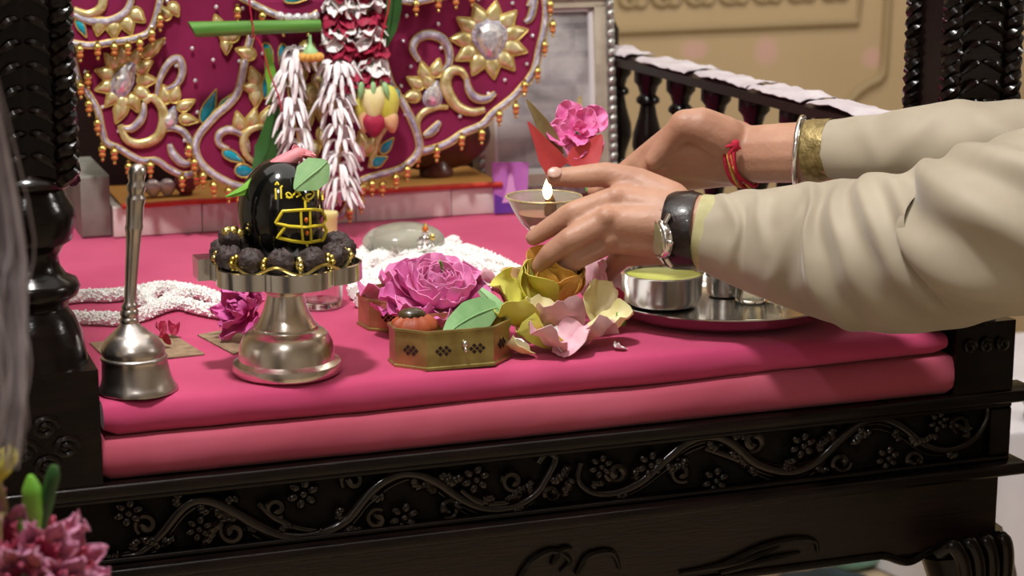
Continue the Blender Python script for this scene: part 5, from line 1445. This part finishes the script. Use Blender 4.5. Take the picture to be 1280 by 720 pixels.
nn = (vw*.8+UP*.35).normalized(); nail(tn+nn*.0083, nn, J(757, 216, .101)-tn, .0066, .0054)
q = J(670, 294, .104); nail(q+(V((-.2, -.2, .9)).normalized())*.0075, (-.25, -.3, .9), J(690, 283, .094)-q, .0050, .0042)

def sleeve(name, pts, rs, fold, seed, m='kurta', ky=1.0, parent=PS_, k=8, nseg=56):
    c = catmull(pts, k); n = len(c); rings = []
    rr = []
    for i in range(n):
        j = min(len(rs)-2, i//k); t = (i-j*k)/k; rr.append(rs[j]*(1-t)+rs[j+1]*t)
    L = 0
    for i in range(n):
        t = (c[min(i+1, n-1)]-c[max(i-1, 0)]).normalized()
        if i: L += (c[i]-c[i-1]).length
        u = t.cross(V((0, 0, 1))).normalized(); w = u.cross(t).normalized()
        ring = []
        for a in range(nseg):
            th = 2*pi*a/nseg
            f = fold(L, th, i/(n-1))
            ring.append(c[i]+(u*cos(th)+w*sin(th)*ky)*rr[i]*(1+f))
        rings.append(ring)
    # wall thickness at the opening
    inner = []
    for ring in (rings[3], rings[0]):
        ctr = sum(ring, V())/nseg; inner.append([ctr+(p-ctr)*.94 for p in ring])
    g = G(); g.loft(inner+rings, cap=False)
    return obj(name, g, m, parent), c
def ridge(x): return (1-abs(sin(x)))**1.6
def crease(x, w): return math.exp(-(x/w)**2)
NEAR_FOLDS = [  # position along the sleeve, slant, height, width, angle of its crown, spread
 (.030, .012, .075, .006, .6, 1.2), (.060, .030, .05, .008, .9, .9), (.105, -.02, .05, .010, .2, 1.0), (.150, .020, .085, .008, .1, 1.3), (.185, .030, .06, .010, .3, 1.0),
 (.222, .035, .10, .013, .4, 1.2), (.262, .048, .12, .015, .4, 1.2), (.306, .052, .13, .017, .5, 1.2), (.352, .055, .13, .018, .5, 1.3), (.40, .05, .11, .019, .5, 1.3)]
def fold_near(L, th, t):
    # th: 0 = towards the camera, pi/2 = up
    a = (th+pi) % (2*pi)-pi
    f = .025*nz((L*16, cos(th)*1.3, sin(th)*1.3), 1.6, 3)-.03*t
    for (p, sl, h, w, cr, sp) in NEAR_FOLDS:
        x = L-(p-sl*(a-cr)-.012*(a-cr)**2+.006*nz((a*1.5, p*30, 0), 1, 4))
        f += h*(1.0+.45*min(1, p/.25))*(crease(x, w)-.55*crease(x-w*1.9, w*1.2))*crease(a-cr, sp)
    f += .07*crease(a+1.75, .5)*crease(L-.215, .05)          # sag under the elbow
    return f
near_pts = [J(884, 293, .036), J(918, 297, .020), J(955, 302, .002), J(1000, 308, -.026), J(1050, 314, -.060), J(1092, 318, -.095), J(1150, 311, -.140), J(1205, 300, -.180), J(1285, 279, -.235), V((.84, -.31, .165)), V((.93, -.35, .175)), V((.98, -.28, .18))]
near_r = [.0330, .0420, .0490, .0570, .0640, .0670, .0680, .0685, .0740, .080, .088, .06]
sleeve('sleeve', near_pts, near_r, fold_near, 1, k=30, nseg=150)
def fold_far(L, th, t):
    a = (th+pi) % (2*pi)-pi
    f = .02*nz((L*12, cos(th), sin(th)), 1.7, 9)
    for (p, sl, h, w) in ((.05, .02, .05, .01), (.10, -.03, .07, .012), (.16, .04, .08, .014), (.22, .05, .10, .014), (.27, .05, .1, .014)):
        f += h*(crease(L-(p-sl*(a-.6)), w)-.5*crease(L-(p-sl*(a-.6))-w*2, w*1.2))*crease(a-.6, 1.4)
    return f
far_pts = [J(1034, 188, .037), J(1062, 188, .020), J(1100, 187, -.003), J(1170, 184, -.045), J(1290, 186, -.100), V((.90, -.125, .185)), V((1.06, -.12, .195)), V((1.05, -.18, .19))]
far_r = [.0275, .0298, .0325, .0385, .0425, .060, .085, .06]
sleeve('sleeve', far_pts, far_r, fold_far, 2, k=12)
cf = [J(1012, 190, .051), J(1024, 189, .044), J(1042, 188, .033)]
sleeve('cuff', cf, [.0296, .0298, .0292], lambda L, th, t: .006*sin(th*9+L*200), 3, m='gold_cuff', k=5)
cf = [J(872, 289, .041), J(884, 291, .036), J(900, 294, .029)]
sleeve('cuff', cf, [.0335, .0345, .0355], lambda L, th, t: .03*nz((cos(th), sin(th), L*20), 2, 5)+.02*max(0, sin(th)), 4, m='lining', k=5)
# tunic over the trunk, kneeling
rings = []
for z, a, b_, off in ((FLOOR+.004, .24, .18, -.05), (FLOOR+.12, .235, .18, -.04), (FLOOR+.25, .215, .165, -.03), (FLOOR+.45, .20, .145, -.01), (FLOOR+.7, .205, .14, -.01), (FLOOR+.88, .20, .125, -.01), (FLOOR+.98, .185, .115, 0), (FLOOR+1.03, .14, .10, 0), (FLOOR+1.065, .085, .08, .005)):
    c = V((midS.x, midS.y, z))+FWD*off
    rings.append([c+SL*a*cos(2*pi*k/48)*(1+.03*sin(k*1.9)*(z < FLOOR+.4))+FWD*b_*sin(2*pi*k/48) for k in range(48)])
obj('tunic', G().loft(rings), 'kurta', PS_)

# ------------------------------------------------------------------ watch, thread and bangle
ax = (nF-nW).normalized()
wc = J(856, 288, .046)
def basis(t):
    u = t.cross(V((0, 0, 1))).normalized(); w = u.cross(t).normalized(); return u, w
u_, w_ = basis(ax)
WT_ = thing('wrist_watch', 'silver watch on a dark leather strap on the nearer wrist', 'watch', tuple(wc))
tiltv = (ax+w_*.12).normalized(); u2, w2 = basis(tiltv)
rg = []
for da, dr in ((-.0135, -.0016), (-.0135, .0014), (-.008, .0030), (.008, .0030), (.0135, .0014), (.0135, -.0016)):
    rg.append([wc+tiltv*da+(u2*cos(2*pi*k/56)+w2*sin(2*pi*k/56)*1.02)*(.0322+dr) for k in range(56)])
obj('strap', G().loft(rg+[rg[0]], cap=False), 'strap', WT_)
cn = (u2*.86-ax*.42+w2*.22); cn.normalize()
# the case sits on the back of the wrist, towards the camera
side = 1 if (CAM-wc).dot(u2) > 0 else -1
cn = (u2*side*.62-ax*.78-w2*.12).normalized()
cc_ = wc+u2*side*.0270-ax*.010-w2*.004
Q = cn.to_track_quat('Z', 'Y').to_matrix()
def disc(prof, m, nm, n=36):
    g = G().lathe(prof, n); g.v = [cc_+Q @ p for p in g.v]; return obj(nm, g, m, WT_)
disc([(.0, .0), (.0165, .0), (.0178, .002), (.0180, .006), (.0168, .0084), (.0154, .0090), (.0148, .0080), (.0, .0078)], 'steel', 'case')
disc([(.0, .0079), (.0147, .0081), (.0143, .0092), (.0, .0097)], 'dial', 'glass')
g = G(); g.ell(cc_+Q @ V((.0205, .0, .004)), (.003, .003, .003)); obj('crown', g, 'steel', WT_)
for s in (-1, 1):
    g = G(); 
    for e in (-1, 1): g.tube([cc_+Q @ V((e*.009, s*.016, .004)), cc_+Q @ V((e*.009, s*.024, -.001))], .0024, n=8)
    obj('lug', g, 'steel', WT_)
fa = (J(1010, 190, .052)-fW).normalized(); u3, w3 = basis(fa)
tc3 = J(928, 193.5, .1024)
TD = thing('red_thread_bracelet', 'knotted red and yellow cotton thread round the farther wrist', 'bracelet', tuple(tc3))
for j in range(5):
    pts = []
    for k in range(40):
        th = 2*pi*k/40
        pts.append(tc3+fa*(-.005+.0025*j+.0016*sin(th*3+j*1.4)-.004*sin(th))+(u3*cos(th)+w3*sin(th)*1.02)*(.0292+.0009*sin(th*5+j)))
    obj('cord', G().tube(pts, .0017 if j % 2 == 0 else .0014, n=6, closed=True), 'thread_y' if j == 1 or j == 3 else 'thread', TD)
kn = J(919, 182, .072); g = G().ell(kn, (.0045, .004, .006), n=10, k=7, disp=lambda d: 1+.25*nz(d, 4))
for (dx, dy) in ((-10, 2), (-6, 12), (9, 4)): g.tube([kn, J(917+dx*.6, 182+dy*.6-1, .071), J(917+dx, 182+dy, .072)], [.002, .0018, .001], n=6)
obj('knot', g, 'thread', TD)
kc = J(1000, 190, .058)
BG = thing('steel_bangle', 'plain polished steel bangle on the farther wrist next to the gold cuff', 'bangle', tuple(kc))
fb = (fa*.55+RT*.45).normalized(); u4, w4 = basis(fb)
pts = [kc+fb*(.003*sin(2*pi*k/56))+(u4*cos(2*pi*k/56)+w4*sin(2*pi*k/56)*.98)*.0325 for k in range(56)]
obj('ring', G().tube(pts, .0027, n=10, closed=True), 'steel', BG)

# ------------------------------------------------------------------ long grey hair in the left foreground
hb = V((-.29, -.62, FLOOR))
HP = thing('person', 'person at the left edge seen only by long wispy grey hair, out of focus', 'person', tuple(hb))
hh = V((-.238, -.575, .43))
g = G()
g.ell(hh, (.075, .092, .108), n=20, k=14); limb(g, [hh-V((0, 0, .09)), hh-V((0, 0, .17))], [.05, .055])
limb(g, [hh+V((0, .088, .012)), hh+V((0, .105, -.02))], [.009, .014])
for s in (-1, 1): g.ell(hh+V((s*.075, 0, -.005)), (.008, .018, .03))
obj('body', remesh(g, .005, 4), 'skin', HP)
g = G()
for z in (0,):
    rr = []
    for z, a, b_ in ((FLOOR+.004, .13, .20), (FLOOR+.4, .12, .17), (FLOOR+.8, .105, .14), (FLOOR+.98, .095, .12), (FLOOR+1.07, .06, .07), (FLOOR+1.12, .05, .055)):
        c = V((-.30, -.60, z)); rr.append([c+V((a*cos(2*pi*k/40), b_*sin(2*pi*k/40), 0)) for k in range(40)])
    g.loft(rr)
obj('shawl', g, 'shawl', HP)
g = G(); rnd = random.Random(77)
for i in range(900):
    e = rnd.random()**1.25
    px = 26-e*420+rnd.gauss(0, 5); yy = -.585+rnd.uniform(-.06, .05)
    w = rnd.uniform(-9, 9); ln = rnd.uniform(.7, 1.0); q = 1-2*e
    root = hh+V((.06*q, rnd.uniform(-.075, .05), .10*sqrt(max(0, 1-.6*q*q))))
    side = hh+V((.080*q+.004, -.05+(yy+.585)-.05*(1-abs(q)), .02))
    pts = [root, side, J(px-10+rnd.gauss(0, 4), 250, yy), J(px-2+w, 360, yy), J(px+w+rnd.gauss(0, 6), 360+110*ln, yy), J(px-8+w+rnd.gauss(0, 8), 360+230*ln, yy)]
    c = catmull(pts, 4); g.tube(c, [.0007]*(len(c)-2)+[.0005, .0003], n=4)
obj('hair', g, 'hair', HP, kind='stuff')

# ------------------------------------------------------------------ lilies in the bottom left foreground
VZ = V((-.118, -.47, FLOOR))
FB = thing('flower_vase', 'tall dark vase of mauve pink lilies at the bottom left corner', 'vase', tuple(VZ))
obj('vase', G().lathe([(.0, 0), (.06, 0), (.065, .02), (.05, .2), (.06, .45), (.07, .58), (.045, .68), (.05, .72), (.045, .72), (.04, .68), (.06, .58), (.0, .55)], 32, VZ), 'vase', FB)
ll = [petal_mesh('ly%d' % i, .026, .017, cup=.5, curl=.4, ruf=.25, seed=170+i, tip=.35, m='lily') for i in range(3)]
lr_ = [petal_mesh('lyr%d' % i, .025, .014, cup=.5, curl=.3, ruf=.25, seed=180+i, tip=.4, m='lily_red') for i in range(2)]
org = ROOT_ORIGIN[FB.name]; rnd = random.Random(5)
LB = [((6, 690), -.46, (-.1, -.5, .8)), ((48, 702), -.47, (.1, -.8, .5)), ((76, 712), -.45, (.5, -.6, .5)), ((30, 725), -.49, (-.2, -.9, .3)), ((66, 742), -.48, (.3, -.8, .4)), ((-6, 664), -.45, (-.5, -.3, .7)), ((58, 690), -.44, (.2, -.2, .95))]
for i, ((x, y), yy, d) in enumerate(LB):
    c = J(x, y, yy); f = facing_to(d)
    S = obj('stem', G().tube(catmull([VZ+V((0, 0, .6)), VZ+V((.0, .0, .72))+(c-VZ-V((0, 0, .72)))*.4, c-V(d)*.02, c], 4), .0022, n=6), 'stem', FB)
    for li, (cnt, ti, s, ms) in enumerate(((6, .95, .8, lr_), (6, .55, 1.0, ll))):
        for k in range(cnt):
            a = 2*pi*k/cnt+li*.5+rnd.uniform(-.2, .2)
            mm = Matrix.Translation(c-org) @ f @ Matrix.Rotation(a, 4, 'Z') @ Matrix.Translation((0, .003, 0)) @ Matrix.Rotation(ti, 4, 'X') @ Matrix.Scale(s, 4)
            put('petal', ms[k % len(ms)], FB, mm)
for (pts, rs, m, nm) in (([(44, 672), (42, 640), (40, 612), (38, 594)], [.003, .0062, .0058, .0015], 'leaf_b', 'bud'), ([(50, 672), (58, 630), (66, 595), (68, 582)], [.002, .0042, .0042, .002], 'leaf_d', 'bud'), ([(30, 690), (30, 665), (24, 648)], [.003, .006, .002], 'leaf_b', 'bud'), ([(-6, 600), (2, 585), (10, 570), (12, 556)], [.003, .006, .006, .003], 'yellow', 'bud')):
    c = catmull([J(x, y, -.46) for x, y in pts], 4); n = len(c)
    r = [rs[min(len(rs)-2, i//4)]*(1-(i-min(len(rs)-2, i//4)*4)/4)+rs[min(len(rs)-2, i//4)+1]*((i-min(len(rs)-2, i//4)*4)/4) for i in range(n)]
    obj(nm, G().tube(c, r, n=12), m, FB)
obj('stem', G().tube(catmull([VZ+V((0, 0, .6)), J(0, 700, -.47), J(6, 640, -.46), J(-4, 598, -.46)], 4), .0022, n=6), 'olive_leaf', FB)
